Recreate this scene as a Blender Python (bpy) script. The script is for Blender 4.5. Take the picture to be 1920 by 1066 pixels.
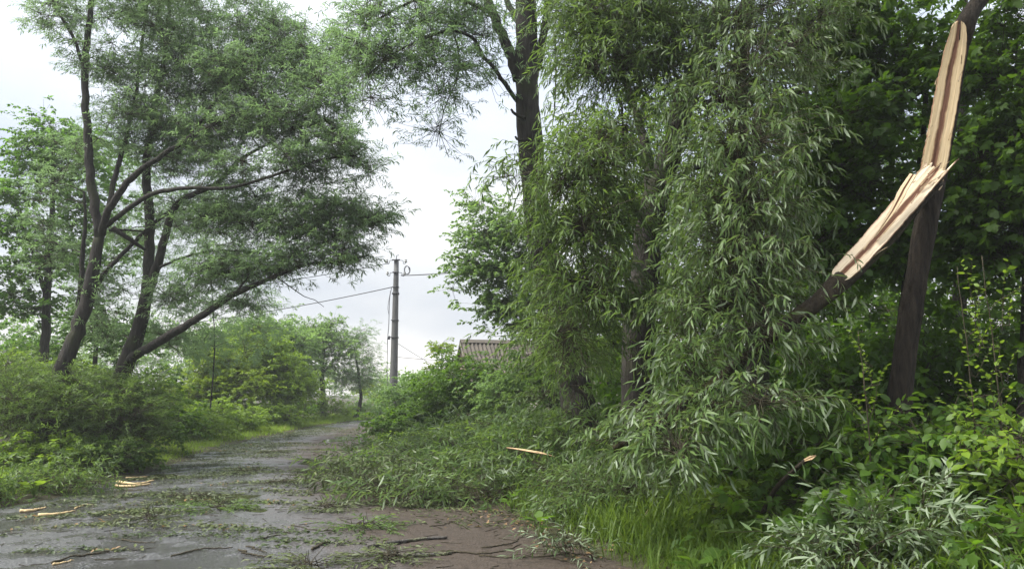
import bpy, math
import numpy as np
from mathutils import Matrix, Vector

for _o in list(bpy.data.objects):
    bpy.data.objects.remove(_o)
SC = bpy.context.scene
R = math.radians

# ------------------------------------------------------------------ camera
CAM_H = 1.5
PITCH = math.atan((735 - 533) / 1387.0)
FOC = 1387.0
cam = bpy.data.cameras.new('camera')
cam.sensor_width = 36.0
cam.lens = 36.0 * FOC / 1920.0
cam.clip_start = 0.05
cam.clip_end = 2000.0
cam_o = bpy.data.objects.new('camera', cam)
cam_o.location = (0, 0, CAM_H)
cam_o.rotation_euler = (math.pi / 2 + PITCH, 0, 0)
SC.collection.objects.link(cam_o)
SC.camera = cam_o

# ------------------------------------------------------------------ sky (overcast)
W = bpy.data.worlds.new('World')
SC.world = W
W.use_nodes = True
nt = W.node_tree
nt.nodes.clear()
SUN_EL, SUN_AZ = R(54), R(-98)      # azimuth measured from +Y clockwise; to the left of the road


def N(tree, typ, **kw):
    n = tree.nodes.new(typ)
    for k, v in kw.items():
        setattr(n, k, v)
    return n


w_out = N(nt, 'ShaderNodeOutputWorld')
w_bg = N(nt, 'ShaderNodeBackground')
w_sky = N(nt, 'ShaderNodeTexSky', sky_type='NISHITA', sun_disc=False, sun_elevation=SUN_EL, sun_rotation=SUN_AZ)
w_sky.air_density = 1.0
w_sky.dust_density = 3.0
w_sc = N(nt, 'ShaderNodeVectorMath', operation='SCALE')
w_sc.inputs[3].default_value = 0.05
nt.links.new(w_sky.outputs[0], w_sc.inputs[0])
w_tc = N(nt, 'ShaderNodeTexCoord')
w_sep = N(nt, 'ShaderNodeSeparateXYZ')
nt.links.new(w_tc.outputs['Generated'], w_sep.inputs[0])
w_zp = N(nt, 'ShaderNodeMath', operation='MAXIMUM')
w_zp.inputs[1].default_value = 0.0
nt.links.new(w_sep.outputs[2], w_zp.inputs[0])
w_za = N(nt, 'ShaderNodeMath', operation='ADD')
w_za.inputs[1].default_value = 0.22
nt.links.new(w_zp.outputs[0], w_za.inputs[0])
w_dx = N(nt, 'ShaderNodeMath', operation='DIVIDE')
w_dy = N(nt, 'ShaderNodeMath', operation='DIVIDE')
nt.links.new(w_sep.outputs[0], w_dx.inputs[0]); nt.links.new(w_za.outputs[0], w_dx.inputs[1])
nt.links.new(w_sep.outputs[1], w_dy.inputs[0]); nt.links.new(w_za.outputs[0], w_dy.inputs[1])
w_cmb = N(nt, 'ShaderNodeCombineXYZ')
nt.links.new(w_dx.outputs[0], w_cmb.inputs[0]); nt.links.new(w_dy.outputs[0], w_cmb.inputs[1])
w_cmb.inputs[2].default_value = 3.7
w_no = N(nt, 'ShaderNodeTexNoise')
w_no.inputs['Scale'].default_value = 0.75
w_no.inputs['Detail'].default_value = 5.0
w_no.inputs['Roughness'].default_value = 0.45
nt.links.new(w_cmb.outputs[0], w_no.inputs['Vector'])
w_rmp = N(nt, 'ShaderNodeValToRGB')
w_rmp.color_ramp.elements[0].position = 0.40
w_rmp.color_ramp.elements[0].color = (0.56, 0.62, 0.74, 1)
w_rmp.color_ramp.elements[1].position = 0.62
w_rmp.color_ramp.elements[1].color = (1.0, 1.0, 1.0, 1)
nt.links.new(w_no.outputs[0], w_rmp.inputs[0])
# overcast luminance: the zenith of a cloud deck is brighter than its horizon
w_g = N(nt, 'ShaderNodeMath', operation='MULTIPLY_ADD')
w_g.inputs[1].default_value = 0.34
w_g.inputs[2].default_value = 0.092
nt.links.new(w_zp.outputs[0], w_g.inputs[0])
w_cl = N(nt, 'ShaderNodeVectorMath', operation='SCALE')
nt.links.new(w_rmp.outputs[0], w_cl.inputs[0]); nt.links.new(w_g.outputs[0], w_cl.inputs[3])
w_mx = N(nt, 'ShaderNodeMix', data_type='RGBA')
w_mx.inputs[0].default_value = 0.9
w_e1 = N(nt, 'ShaderNodeMapRange', interpolation_type='SMOOTHSTEP')
w_e1.inputs[1].default_value = 0.0; w_e1.inputs[2].default_value = 0.16; w_e1.inputs[3].default_value = 0.10; w_e1.inputs[4].default_value = 0.0
nt.links.new(w_sep.outputs[2], w_e1.inputs[0])
w_e2 = N(nt, 'ShaderNodeVectorMath', operation='SCALE')
w_e2.inputs[0].default_value = (1.0, 0.90, 0.76)
nt.links.new(w_e1.outputs[0], w_e2.inputs[3])
w_ea = N(nt, 'ShaderNodeVectorMath', operation='ADD')
nt.links.new(w_cl.outputs[0], w_ea.inputs[0]); nt.links.new(w_e2.outputs[0], w_ea.inputs[1])
nt.links.new(w_sc.outputs[0], w_mx.inputs[6]); nt.links.new(w_ea.outputs[0], w_mx.inputs[7])
nt.links.new(w_mx.outputs[2], w_bg.inputs[0])
w_bg.inputs[1].default_value = 1.0
nt.links.new(w_bg.outputs[0], w_out.inputs[0])

# ------------------------------------------------------------------ sun behind the cloud
sun = bpy.data.lights.new('sun', 'SUN')
sun.energy = 1.5
sun.angle = R(35)
sun.color = (1.0, 0.96, 0.9)
sun_o = bpy.data.objects.new('sun', sun)
sd = Vector((math.sin(SUN_AZ) * math.cos(SUN_EL), math.cos(SUN_AZ) * math.cos(SUN_EL), math.sin(SUN_EL)))
sun_o.rotation_euler = sd.to_track_quat('Z', 'Y').to_euler()
sun_o.location = (0, 0, 30)
SC.collection.objects.link(sun_o)

SC.render.engine = 'CYCLES'
SC.view_settings.view_transform = 'Standard'
SC.view_settings.look = 'None'
SC.view_settings.gamma = 1.0
SC.view_settings.exposure = 2.72
SC.cycles.max_bounces = 6
SC.cycles.diffuse_bounces = 3
SC.cycles.glossy_bounces = 2
SC.cycles.transmission_bounces = 3
SC.cycles.transparent_max_bounces = 4
SC.cycles.volume_bounces = 1
SC.cycles.caustics_reflective = False
SC.cycles.caustics_refractive = False
SC.cycles.use_denoising = True
SC.cycles.sample_clamp_indirect = 6.0

# ------------------------------------------------------------------ helpers
rng = np.random.default_rng(11)
COS, SIN = math.cos(PITCH), math.sin(PITCH)


def P(px, py, d):
    """world point on the viewing ray of a photo pixel at a distance d ahead of the camera"""
    u, v = (px - 960) / FOC, (533 - py) / FOC
    y = COS - v * SIN
    z = SIN + v * COS
    s = d / y
    return np.array([u * s, d, CAM_H + z * s])


def to_px(p):
    p = np.asarray(p, float)
    y, z = p[..., 1], p[..., 2] - CAM_H
    dep = y * COS + z * SIN
    v = -y * SIN + z * COS
    dep = np.where(np.abs(dep) < 1e-3, 1e-3, dep)
    return 960 + FOC * p[..., 0] / dep, 533 - FOC * v / dep, dep


def sstep(a, b, x):
    t = np.clip((np.asarray(x, float) - a) / (b - a), 0, 1)
    return t * t * (3 - 2 * t)


_ry = [-30, -5, 5, 9, 14, 22, 34, 42, 55, 75, 120]
_rc = [-1.5, -2.0, -2.5, -3.2, -4.45, -6.35, -6.9, -6.2, -3.2, 5.0, 26]
_rw = [4.0, 4.0, 3.95, 3.4, 2.4, 1.95, 1.9, 1.9, 1.9, 1.9, 1.9]


def road_c(y):
    ys = np.linspace(-30, 120, 301)
    cs = np.interp(ys, _ry, _rc)
    k = np.hanning(13); k /= k.sum()
    cs = np.convolve(np.pad(cs, 6, mode='edge'), k, 'valid')
    return np.interp(y, ys, cs)


def road_w(y):
    ys = np.linspace(-30, 120, 301)
    cs = np.interp(ys, _ry, _rw)
    k = np.hanning(13); k /= k.sum()
    cs = np.convolve(np.pad(cs, 6, mode='edge'), k, 'valid')
    return np.interp(y, ys, cs)


def wob(x, y):
    return (np.sin(1.7 * x + .6 * y) + np.sin(2.9 * y - 1.1 * x + 1.3) + .6 * np.sin(5.3 * x + 3.1 * y)) / 2.6


def terrain(x, y):
    x = np.asarray(x, float); y = np.asarray(y, float)
    s = x - road_c(y)
    w = road_w(y) + 0.12 * np.sin(2.1 * y) + 0.07 * np.sin(5.7 * y + 1)
    dr, dl = s - w, -s - w
    h = -0.05 + 0.09 * sstep(-0.3, 0.35, dr) + 0.09 * sstep(-0.3, 0.35, dl)
    near = 1 - sstep(14, 26, y)
    h = h + sstep(0.2, 3.0, dr) * (0.12 + 0.38 * near) + sstep(0.2, 3.0, dl) * 0.14
    h = h + 0.035 * wob(x, y) * sstep(0.1, 1.0, np.maximum(dr, dl))
    return h


COL = SC.collection


def link(o, parent=None):
    COL.objects.link(o)
    if parent is not None:
        o.parent = parent
    return o


def tag(o, label=None, cat=None, group=None, kind=None):
    if label: o['label'] = label
    if cat: o['category'] = cat
    if group: o['group'] = group
    if kind: o['kind'] = kind
    return o


def empty(name, loc):
    o = bpy.data.objects.new(name, None)
    o.location = [float(c) for c in loc]
    o.empty_display_size = 0.2
    return link(o)


class Acc:
    """collects triangles and quads with point attributes and links them as one mesh object"""
    def __init__(self):
        self.v, self.t, self.q, self.a, self.n = [], [], [], [], 0

    def add(self, v, tris=None, quads=None, tint=None):
        v = np.asarray(v, float).reshape(-1, 3)
        if tris is not None and len(tris): self.t.append(np.asarray(tris, np.int64) + self.n)
        if quads is not None and len(quads): self.q.append(np.asarray(quads, np.int64) + self.n)
        self.v.append(v)
        self.a.append(np.full(len(v), 0.5) if tint is None else np.broadcast_to(np.asarray(tint, float), (len(v),)))
        self.n += len(v)
        return self

    def mesh(self, name, mat, origin=(0, 0, 0), smooth=False):
        me = bpy.data.meshes.new(name)
        v = np.concatenate(self.v) - np.asarray(origin, float)
        t = np.concatenate(self.t) if self.t else np.zeros((0, 3), np.int64)
        q = np.concatenate(self.q) if self.q else np.zeros((0, 4), np.int64)
        me.vertices.add(len(v))
        me.vertices.foreach_set('co', v.astype(np.float32).ravel())
        nl = len(t) * 3 + len(q) * 4
        me.loops.add(nl)
        me.loops.foreach_set('vertex_index', np.concatenate([t.ravel(), q.ravel()]).astype(np.int32))
        me.polygons.add(len(t) + len(q))
        starts = np.concatenate([np.arange(len(t)) * 3, len(t) * 3 + np.arange(len(q)) * 4])
        me.polygons.foreach_set('loop_start', starts.astype(np.int32))
        if smooth:
            me.polygons.foreach_set('use_smooth', np.ones(len(t) + len(q), bool))
        at = me.attributes.new('tint', 'FLOAT', 'POINT')
        at.data.foreach_set('value', np.concatenate(self.a).astype(np.float32))
        me.update(calc_edges=True)
        me.materials.append(mat)
        return me

    def build(self, name, mat, parent=None, origin=None, smooth=False, kind=None):
        if not self.v: return None
        org = origin if origin is not None else (tuple(parent.location) if parent is not None else (0, 0, 0))
        o = bpy.data.objects.new(name, self.mesh(name, mat, org, smooth))
        link(o, parent)
        if parent is None: o.location = [float(c) for c in org]
        if kind: o['kind'] = kind
        return o


def nrm(a):
    a = np.asarray(a, float)
    return a / np.maximum(np.linalg.norm(a, axis=-1, keepdims=True), 1e-9)


def spline(pts, n):
    """Catmull-Rom through the points, n samples"""
    p = np.asarray(pts, float)
    if len(p) == 2:
        return p[0] + (p[1] - p[0]) * np.linspace(0, 1, n)[:, None]
    q = np.vstack([2 * p[0] - p[1], p, 2 * p[-1] - p[-2]])
    seg = np.linalg.norm(np.diff(p, axis=0), axis=1)
    cum = np.concatenate([[0], np.cumsum(seg)])
    s = np.linspace(0, cum[-1], n)
    i = np.clip(np.searchsorted(cum, s, side='right') - 1, 0, len(p) - 2)
    t = ((s - cum[i]) / np.maximum(seg[i], 1e-9))[:, None]
    a, b, c, d = q[i], q[i + 1], q[i + 2], q[i + 3]
    return 0.5 * (2 * b + (c - a) * t + (2 * a - 5 * b + 4 * c - d) * t ** 2 + (3 * b - 3 * c + d - a) * t ** 3)


def frames(pts):
    t = nrm(np.gradient(pts, axis=0))
    ref = np.array([0., 0, 1]) if abs(t[0][2]) < .9 else np.array([0., 1, 0])
    u = np.zeros_like(pts)
    a = nrm(np.cross(t[0], ref))
    for i in range(len(pts)):
        a = nrm(a - t[i] * np.dot(a, t[i]))
        u[i] = a
    return t, u, np.cross(t, u)


def tube(acc, pts, rad, sides=6, rough=0.0, seed=0, cap=True, tint=None, flat=None):
    """flat: (normal per point, offset per point) clips the surface to a plane in front of the axis"""
    pts = np.asarray(pts, float)
    rad = np.broadcast_to(np.asarray(rad, float), (len(pts),))
    t, u, w = frames(pts)
    ang = np.arange(sides) / sides * 2 * np.pi
    off = u[:, None] * np.cos(ang)[None, :, None] + w[:, None] * np.sin(ang)[None, :, None]
    rr = rad[:, None] * np.ones(sides)
    if rough:
        g = np.random.default_rng(seed)
        ph = g.uniform(0, 6.28, 6)
        al = np.linspace(0, 1, len(pts))[:, None] * len(pts) * .13
        k = (np.sin(3 * ang + ph[0] + al) + np.sin(5 * ang + ph[1] - al * 1.3) + np.sin(9 * ang + ph[2] + 2 * al)) / 3
        rr = rr * (1 + rough * k + rough * .6 * g.normal(0, 1, rr.shape) + .5 * rough * np.sin(al * 4 + ph[3]))
    o = off * rr[..., None]
    if flat is not None:
        nn, cc = flat
        dd = np.einsum('ijk,ik->ij', o, nn)
        ex = np.maximum(dd - cc[:, None], 0)
        o = o - ex[..., None] * nn[:, None, :]
    v = (pts[:, None] + o).reshape(-1, 3)
    n = len(pts)
    i, j = np.meshgrid(np.arange(n - 1), np.arange(sides), indexing='ij')
    i, j = i.ravel(), j.ravel()
    k = (j + 1) % sides
    q = np.stack([i * sides + j, i * sides + k, (i + 1) * sides + k, (i + 1) * sides + j], 1)
    tr = None
    if cap:
        v = np.vstack([v, pts[0], pts[-1]])
        a, b = n * sides, n * sides + 1
        jj = np.arange(sides); kk = (jj + 1) % sides
        tr = np.vstack([np.stack([np.full(sides, a), kk, jj], 1),
                        np.stack([np.full(sides, b), (n - 1) * sides + jj, (n - 1) * sides + kk], 1)])
    acc.add(v, tr, q, tint)


def box(acc, c, s, rz=0.0, bev=0.0, tint=None):
    c = np.asarray(c, float); h = np.asarray(s, float) / 2
    if bev <= 0:
        v = np.array([[x, y, z] for z in (-1, 1) for x, y in ((-1, -1), (1, -1), (1, 1), (-1, 1))], float) * h
        q = [[3, 2, 1, 0], [4, 5, 6, 7], [0, 1, 5, 4], [1, 2, 6, 5], [2, 3, 7, 6], [3, 0, 4, 7]]
    else:
        rings = []
        for z, ins in ((-h[2], bev), (-h[2] + bev, 0), (h[2] - bev, 0), (h[2], bev)):
            x, y = h[0] - ins, h[1] - ins
            b = bev if ins == 0 else 0.3 * bev
            rings.append([[-x + b, -y, z], [x - b, -y, z], [x, -y + b, z], [x, y - b, z],
                          [x - b, y, z], [-x + b, y, z], [-x, y - b, z], [-x, -y + b, z]])
        v = np.array(rings, float).reshape(-1, 3)
        q = []
        for r in range(3):
            for k in range(8):
                q.append([r * 8 + k, r * 8 + (k + 1) % 8, r * 8 + 8 + (k + 1) % 8, r * 8 + 8 + k])
        q += [[7, 2, 1, 0], [7, 6, 3, 2], [6, 5, 4, 3], [24, 25, 26, 31], [26, 27, 30, 31], [27, 28, 29, 30]]
    m = np.array([[math.cos(rz), -math.sin(rz), 0], [math.sin(rz), math.cos(rz), 0], [0, 0, 1]])
    acc.add(v @ m.T + c, None, q, tint)


# ------------------------------------------------------------------ materials
def mat_new(name):
    m = bpy.data.materials.new(name)
    m.use_nodes = True
    m.node_tree.nodes.clear()
    return m, m.node_tree


def L(t, a, b):
    t.links.new(a, b)


def ramp(t, src, stops):
    r = N(t, 'ShaderNodeValToRGB')
    e = r.color_ramp.elements
    while len(e) < len(stops): e.new(0.5)
    for k, (p, c) in enumerate(stops):
        e[k].position = p
        e[k].color = (c[0], c[1], c[2], 1) if hasattr(c, '__len__') else (c, c, c, 1)
    L(t, src, r.inputs[0])
    return r


def noise(t, scale, detail=4, rough=.55, vec=None, vscale=None):
    n = N(t, 'ShaderNodeTexNoise')
    n.inputs['Scale'].default_value = scale
    n.inputs['Detail'].default_value = detail
    n.inputs['Roughness'].default_value = rough
    if vec is None:
        vec = N(t, 'ShaderNodeTexCoord').outputs['Object']
    if vscale is not None:
        mp = N(t, 'ShaderNodeMapping')
        mp.inputs['Scale'].default_value = vscale
        L(t, vec, mp.inputs[0]); vec = mp.outputs[0]
    L(t, vec, n.inputs['Vector'])
    return n


def attr(t, name):
    return N(t, 'ShaderNodeAttribute', attribute_name=name)


def mixc(t, fac, a, b, blend='MIX'):
    m = N(t, 'ShaderNodeMix', data_type='RGBA', blend_type=blend)
    for inp, x in ((0, fac), (6, a), (7, b)):
        if hasattr(x, 'is_linked') or hasattr(x, 'links'):
            L(t, x, m.inputs[inp])
        elif inp == 0: m.inputs[0].default_value = x
        else: m.inputs[inp].default_value = (x[0], x[1], x[2], 1)
    return m.outputs[2]


def mth(t, op, a, b=None, c=None):
    m = N(t, 'ShaderNodeMath', operation=op)
    for k, x in enumerate((a, b, c)):
        if x is None: continue
        if hasattr(x, 'links'): L(t, x, m.inputs[k])
        else: m.inputs[k].default_value = x
    return m.outputs[0]


def bump(t, h, strength, dist=.02):
    b = N(t, 'ShaderNodeBump')
    b.inputs['Strength'].default_value = strength
    b.inputs['Distance'].default_value = dist
    L(t, h, b.inputs['Height'])
    return b.outputs[0]


def finish(t, color, rough=.7, normal=None, spec=.4, metal=0.0):
    p = N(t, 'ShaderNodeBsdfPrincipled')
    for key, x in (('Base Color', color), ('Roughness', rough), ('Metallic', metal), ('Specular IOR Level', spec)):
        if hasattr(x, 'links'): L(t, x, p.inputs[key])
        elif key == 'Base Color': p.inputs[key].default_value = (x[0], x[1], x[2], 1)
        else: p.inputs[key].default_value = x
    if normal is not None: L(t, normal, p.inputs['Normal'])
    o = N(t, 'ShaderNodeOutputMaterial')
    L(t, p.outputs[0], o.inputs[0])
    return p


def leaf_mat(name, c0, c1, under, trans, tfac=.35, rough=.42, brown=None):
    """c0..c1: range of the upper side, under: lower side, trans: colour of light coming through"""
    m, t = mat_new(name)
    a = attr(t, 'tint').outputs['Fac']
    stops = [(0.0, c0), (1.0, c1)]
    if brown is not None: stops = [(0.0, c0), (.95, c1), (.97, brown), (1.0, brown)]
    top = ramp(t, a, stops).outputs[0]
    und = mixc(t, .25, under, top)
    g = N(t, 'ShaderNodeNewGeometry')
    col = mixc(t, g.outputs['Backfacing'], top, und)
    p = N(t, 'ShaderNodeBsdfPrincipled')
    L(t, col, p.inputs['Base Color'])
    p.inputs['Roughness'].default_value = rough
    p.inputs['Specular IOR Level'].default_value = .22
    tr = N(t, 'ShaderNodeBsdfTranslucent')
    tc = mixc(t, a, [c * .75 for c in trans], trans)
    L(t, tc, tr.inputs[0])
    ms = N(t, 'ShaderNodeMixShader')
    ms.inputs[0].default_value = tfac
    L(t, p.outputs[0], ms.inputs[1]); L(t, tr.outputs[0], ms.inputs[2])
    o = N(t, 'ShaderNodeOutputMaterial')
    L(t, ms.outputs[0], o.inputs[0])
    return m


def bark_mat(name, dark, light, moss=None, scale=14, vs=(1, 1, .22)):
    m, t = mat_new(name)
    n1 = noise(t, scale, 6, .65, vscale=vs)
    n2 = noise(t, 2.3, 3)
    n3 = noise(t, scale * 3, 3, vscale=vs)
    col = ramp(t, n1.outputs[0], [(.32, dark), (.7, light)]).outputs[0]
    col = mixc(t, mth(t, 'MULTIPLY', n2.outputs[0], .5), col, [c * .55 for c in light])
    if moss is not None:
        f = ramp(t, n2.outputs[0], [(.5, 0.), (.66, .75)]).outputs[0]
        col = mixc(t, f, col, moss)
    h = mth(t, 'MULTIPLY_ADD', n3.outputs[0], .35, n1.outputs[0])
    finish(t, col, .85, bump(t, h, 1.0, .05), .25)
    return m


M = {}
M['bark'] = bark_mat('bark', (.007, .006, .005), (.060, .052, .044), (.040, .044, .020), scale=16, vs=(1, 1, .18))
M['bark_near'] = bark_mat('bark_near', (.004, .003, .002), (.060, .046, .033), scale=26, vs=(1, 1, .12))
M['bark_moss'] = bark_mat('bark_moss', (.012, .009, .006), (.060, .046, .028), (.055, .058, .014), scale=22)
M['bark_twig'] = bark_mat('bark_twig', (.03, .026, .016), (.10, .085, .05), scale=30)
M['bark_grey'] = bark_mat('bark_grey', (.05, .045, .04), (.16, .15, .135), (.17, .18, .09), scale=30)
M['willow'] = leaf_mat('willow_leaf', (.036, .076, .017), (.104, .165, .040), (.155, .205, .115), (.20, .32, .05), .40)
M['willow_pale'] = leaf_mat('willow_leaf_pale', (.066, .126, .050), (.168, .242, .122), (.21, .275, .19), (.26, .42, .14), .48)
M['silver'] = leaf_mat('silver_willow_leaf', (.036, .074, .018), (.108, .165, .050), (.235, .285, .195), (.19, .29, .06), .34)
M['maple'] = leaf_mat('maple_leaf', (.022, .060, .009), (.080, .145, .018), (.070, .120, .035), (.16, .31, .018), .44, .5)
M['boxelder'] = leaf_mat('boxelder_leaf', (.036, .098, .018), (.095, .175, .030), (.09, .15, .05), (.18, .36, .04), .45)
M['pale'] = leaf_mat('pale_green_leaf', (.078, .150, .045), (.165, .245, .085), (.15, .21, .10), (.28, .45, .10), .46)
M['lime'] = leaf_mat('lime_green_leaf', (.080, .148, .012), (.180, .250, .020), (.13, .19, .03), (.30, .43, .02), .42)
M['fresh'] = leaf_mat('fresh_green_leaf', (.070, .138, .014), (.165, .245, .028), (.12, .19, .05), (.28, .43, .03), .44)
M['shrub'] = leaf_mat('shrub_leaf', (.024, .064, .008), (.080, .145, .018), (.070, .118, .034), (.16, .30, .02), .4, .5)
M['grass'] = leaf_mat('grass_blade', (.055, .115, .016), (.130, .190, .036), (.095, .15, .025), (.20, .31, .035), .4, .5, (.30, .26, .13))
M['grass_far'] = leaf_mat('grass_blade_far', (.105, .180, .018), (.195, .270, .034), (.14, .22, .03), (.29, .44, .03), .42, .5, (.30, .27, .12))
M['silver_flip'] = leaf_mat('upturned_willow_leaf', (.075, .115, .050), (.195, .240, .155), (.06, .11, .03), (.16, .24, .06), .25)
M['litter'] = leaf_mat('litter_leaf', (.030, .050, .014), (.105, .125, .045), (.16, .19, .12), (.1, .12, .04), .15, .5, (.20, .12, .045))
M['litter_dry'] = leaf_mat('litter_dry', (.10, .055, .025), (.24, .16, .08), (.2, .13, .06), (.15, .08, .03), .1, .6)

# ------------------------------------------------------------------ leaves and sprigs
def leaf_geo(kind):
    if kind == 'narrow':      # 2 triangles, folded along the midrib
        v = [(0, 0, 0), (.42, -.085, .03), (1, 0, -.08), (.42, .085, .03)]
        f = [(0, 1, 2), (0, 2, 3)]
    elif kind == 'narrow_fine':
        w = .092
        v = [(0, 0, 0), (.28, -w * .85, .03), (.28, 0, 0), (.28, w * .85, .03),
             (.62, -w * .8, .0), (.62, 0, -.035), (.62, w * .8, 0), (1, 0, -.14)]
        f = [(0, 1, 2), (0, 2, 3), (1, 4, 5), (1, 5, 2), (2, 5, 6), (2, 6, 3), (4, 7, 5), (5, 7, 6)]
    elif kind == 'narrow_mid':   # 4 triangles
        v = [(0, 0, 0), (.28, -.08, .03), (.62, -.075, .0), (1, 0, -.14), (.62, .075, 0), (.28, .08, .03)]
        f = [(0, 1, 5), (1, 2, 5), (2, 4, 5), (2, 3, 4)]
    elif kind == 'lobed_mid':    # 6 triangles
        v = [(.02, 0, 0), (.10, -.34, -.03), (.52, -.46, -.04), (1, 0, -.1), (.52, .46, -.04), (.10, .34, -.03), (.42, -.14, .02), (.42, .14, .02)]
        f = [(0, 1, 6), (1, 2, 6), (6, 3, 7), (0, 6, 7), (7, 4, 5), (0, 7, 5)]
    elif kind == 'oval_mid':     # 4 triangles
        v = [(0, 0, 0), (.25, -.27, .03), (.7, -.24, .0), (1, 0, -.1), (.7, .24, 0), (.25, .27, .03)]
        f = [(0, 1, 5), (1, 2, 5), (2, 4, 5), (2, 3, 4)]
    elif kind == 'oval':
        v = [(0, 0, 0), (.45, -.27, .05), (1, 0, -.1), (.45, .27, .05)]
        f = [(0, 1, 2), (0, 2, 3)]
    elif kind == 'oval_fine':
        w = .31
        v = [(0, 0, 0), (.18, -w * .75, .03), (.5, -w, .04), (.8, -w * .55, -.02), (1, 0, -.1),
             (.8, w * .55, -.02), (.5, w, .04), (.18, w * .75, .03), (.35, 0, -.015), (.7, 0, -.04)]
        f = [(0, 1, 8), (1, 2, 8), (2, 9, 8), (2, 3, 9), (3, 4, 9), (4, 5, 9), (5, 6, 9), (6, 8, 9), (6, 7, 8), (7, 0, 8)]
    elif kind == 'lobed':
        pol = [(180, .18), (132, .42), (118, .30), (78, .52), (58, .33), (30, .50), (0, .64),
               (-30, .50), (-58, .33), (-78, .52), (-118, .30), (-132, .42)]
        v = [(.36, 0, 0)]
        for a, r in pol:
            x, y = .36 + r * math.cos(R(a)), r * math.sin(R(a))
            v.append((x, y, -.18 * (x - .36) ** 2 - .22 * y * y + (.03 if r > .4 else 0)))
        f = [(0, 1 + (k + 1) % 12, 1 + k) for k in range(12)]
    elif kind == 'blade':
        v = [(0, -.012, 0), (0, .012, 0), (.45, -.010, -.03), (.45, .010, -.03), (.8, -.006, -.20), (.8, .006, -.20), (.98, 0, -.42)]
        f = [(0, 2, 1), (1, 2, 3), (2, 4, 3), (3, 4, 5), (4, 6, 5)]
    elif kind == 'blade_far':
        v = [(0, -.03, 0), (0, .03, 0), (1, 0, -.15)]
        f = [(0, 2, 1)]
    return np.array(v, float), np.array(f, np.int64)


GEO = {k: leaf_geo(k) for k in ('narrow', 'narrow_mid', 'lobed_mid', 'oval_mid', 'narrow_fine', 'oval', 'oval_fine', 'lobed', 'blade', 'blade_far')}


def sprig(g, length, K, leaf, elev, droop, grav, spread, compound=1):
    """a twig starting at the origin along +X with K leaf frames; returns (twig points, leaf matrices Kx3x4)"""
    n = 7
    e = R(elev) + g.normal(0, .15)
    pts = [np.zeros(3)]
    wav = g.normal(0, .12)
    for i in range(n - 1):
        a = e - droop * (i / (n - 1)) * 1.9
        a = max(a, -1.5)
        d = np.array([math.cos(a), wav * math.sin(i * 1.3), math.sin(a)])
        pts.append(pts[-1] + nrm(d) * length / (n - 1))
    pts = np.array(pts)
    tan = nrm(np.gradient(pts, axis=0))
    ms = []
    for k in range(K):
        s = (0.12 + .88 * (k + g.uniform(0, .6)) / K)
        s = min(s, 1.0)
        x = s * (n - 1); i = min(int(x), n - 2); f = x - i
        p = pts[i] * (1 - f) + pts[i + 1] * f
        t = tan[i]
        ph = k * 2.4 + g.normal(0, .4)
        side = nrm(np.cross(t, [0, 0, 1]) + 1e-6); up = np.cross(side, t)
        out = side * math.cos(ph) + up * math.sin(ph) * .7
        if k >= K - 2: out = out * .3
        for c in range(compound):
            d = t * (1 - spread * .5) + out * spread + np.array([0, 0, -grav]) + g.normal(0, .22, 3)
            if compound > 1: d = d + side * (c - (compound - 1) / 2) * .8
            d = nrm(d)
            nn = np.array([0, 0, 1.]) + g.normal(0, .45, 3) + out * .3
            y = nrm(np.cross(nn, d)); z = np.cross(d, y)
            ln = leaf * g.uniform(.65, 1.2) * (1 - .35 * abs(s - .55))
            ms.append(np.concatenate([np.stack([d, y, z], 1) * ln, p[:, None]], 1))
    return pts, np.array(ms)


def make_set(seed, n, *a, **k):
    g = np.random.default_rng(seed)
    return [sprig(g, *a, **k) for _ in range(n)]


#                      length K leaf elev droop grav spread
T_WEEP = make_set(1, 14, .30, 13, .118, 35, .65, .30, .85)
T_WEEP_L = make_set(2, 12, .40, 12, .120, 20, 1.0, .50, .80)
T_WEEP_N = make_set(3, 12, .40, 10, .135, 10, .9, .60, .85)
T_BUSHY = make_set(4, 8, .45, 18, .105, 50, .7, .15, .60)
T_LYING = make_set(5, 12, .45, 12, .120, 20, .55, .20, .85)
T_BROAD = make_set(6, 8, .36, 8, .105, 15, .5, .35, .85)
T_COMP = make_set(7, 8, .36, 6, .095, 20, .5, .30, .80, compound=3)
T_MAPLE = make_set(8, 8, .36, 6, .135, 10, .5, .45, .85)
T_UP = make_set(9, 8, .50, 12, .110, 65, .6, .10, .85)
T_FLAT = make_set(14, 8, .42, 13, .100, 3, .08, .02, .70)
T_FAR = make_set(10, 6, .55, 12, .19, 25, .5, .15, .9)
T_FARW = make_set(12, 6, .60, 15, .20, 35, .8, .3, .7)
T_VINE = make_set(13, 6, .55, 9, .085, 75, .25, .25, .9)


def rot_zyx(yaw, ty, tx):
    cz, sz, cy, sy, cx, sx = np.cos(yaw), np.sin(yaw), np.cos(ty), np.sin(ty), np.cos(tx), np.sin(tx)
    z0, o1 = np.zeros_like(yaw), np.ones_like(yaw)
    rz = np.stack([np.stack([cz, -sz, z0], -1), np.stack([sz, cz, z0], -1), np.stack([z0, z0, o1], -1)], -2)
    ry = np.stack([np.stack([cy, z0, sy], -1), np.stack([z0, o1, z0], -1), np.stack([-sy, z0, cy], -1)], -2)
    rx = np.stack([np.stack([o1, z0, z0], -1), np.stack([z0, cx, -sx], -1), np.stack([z0, sx, cx], -1)], -2)
    return rz @ ry @ rx


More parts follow.
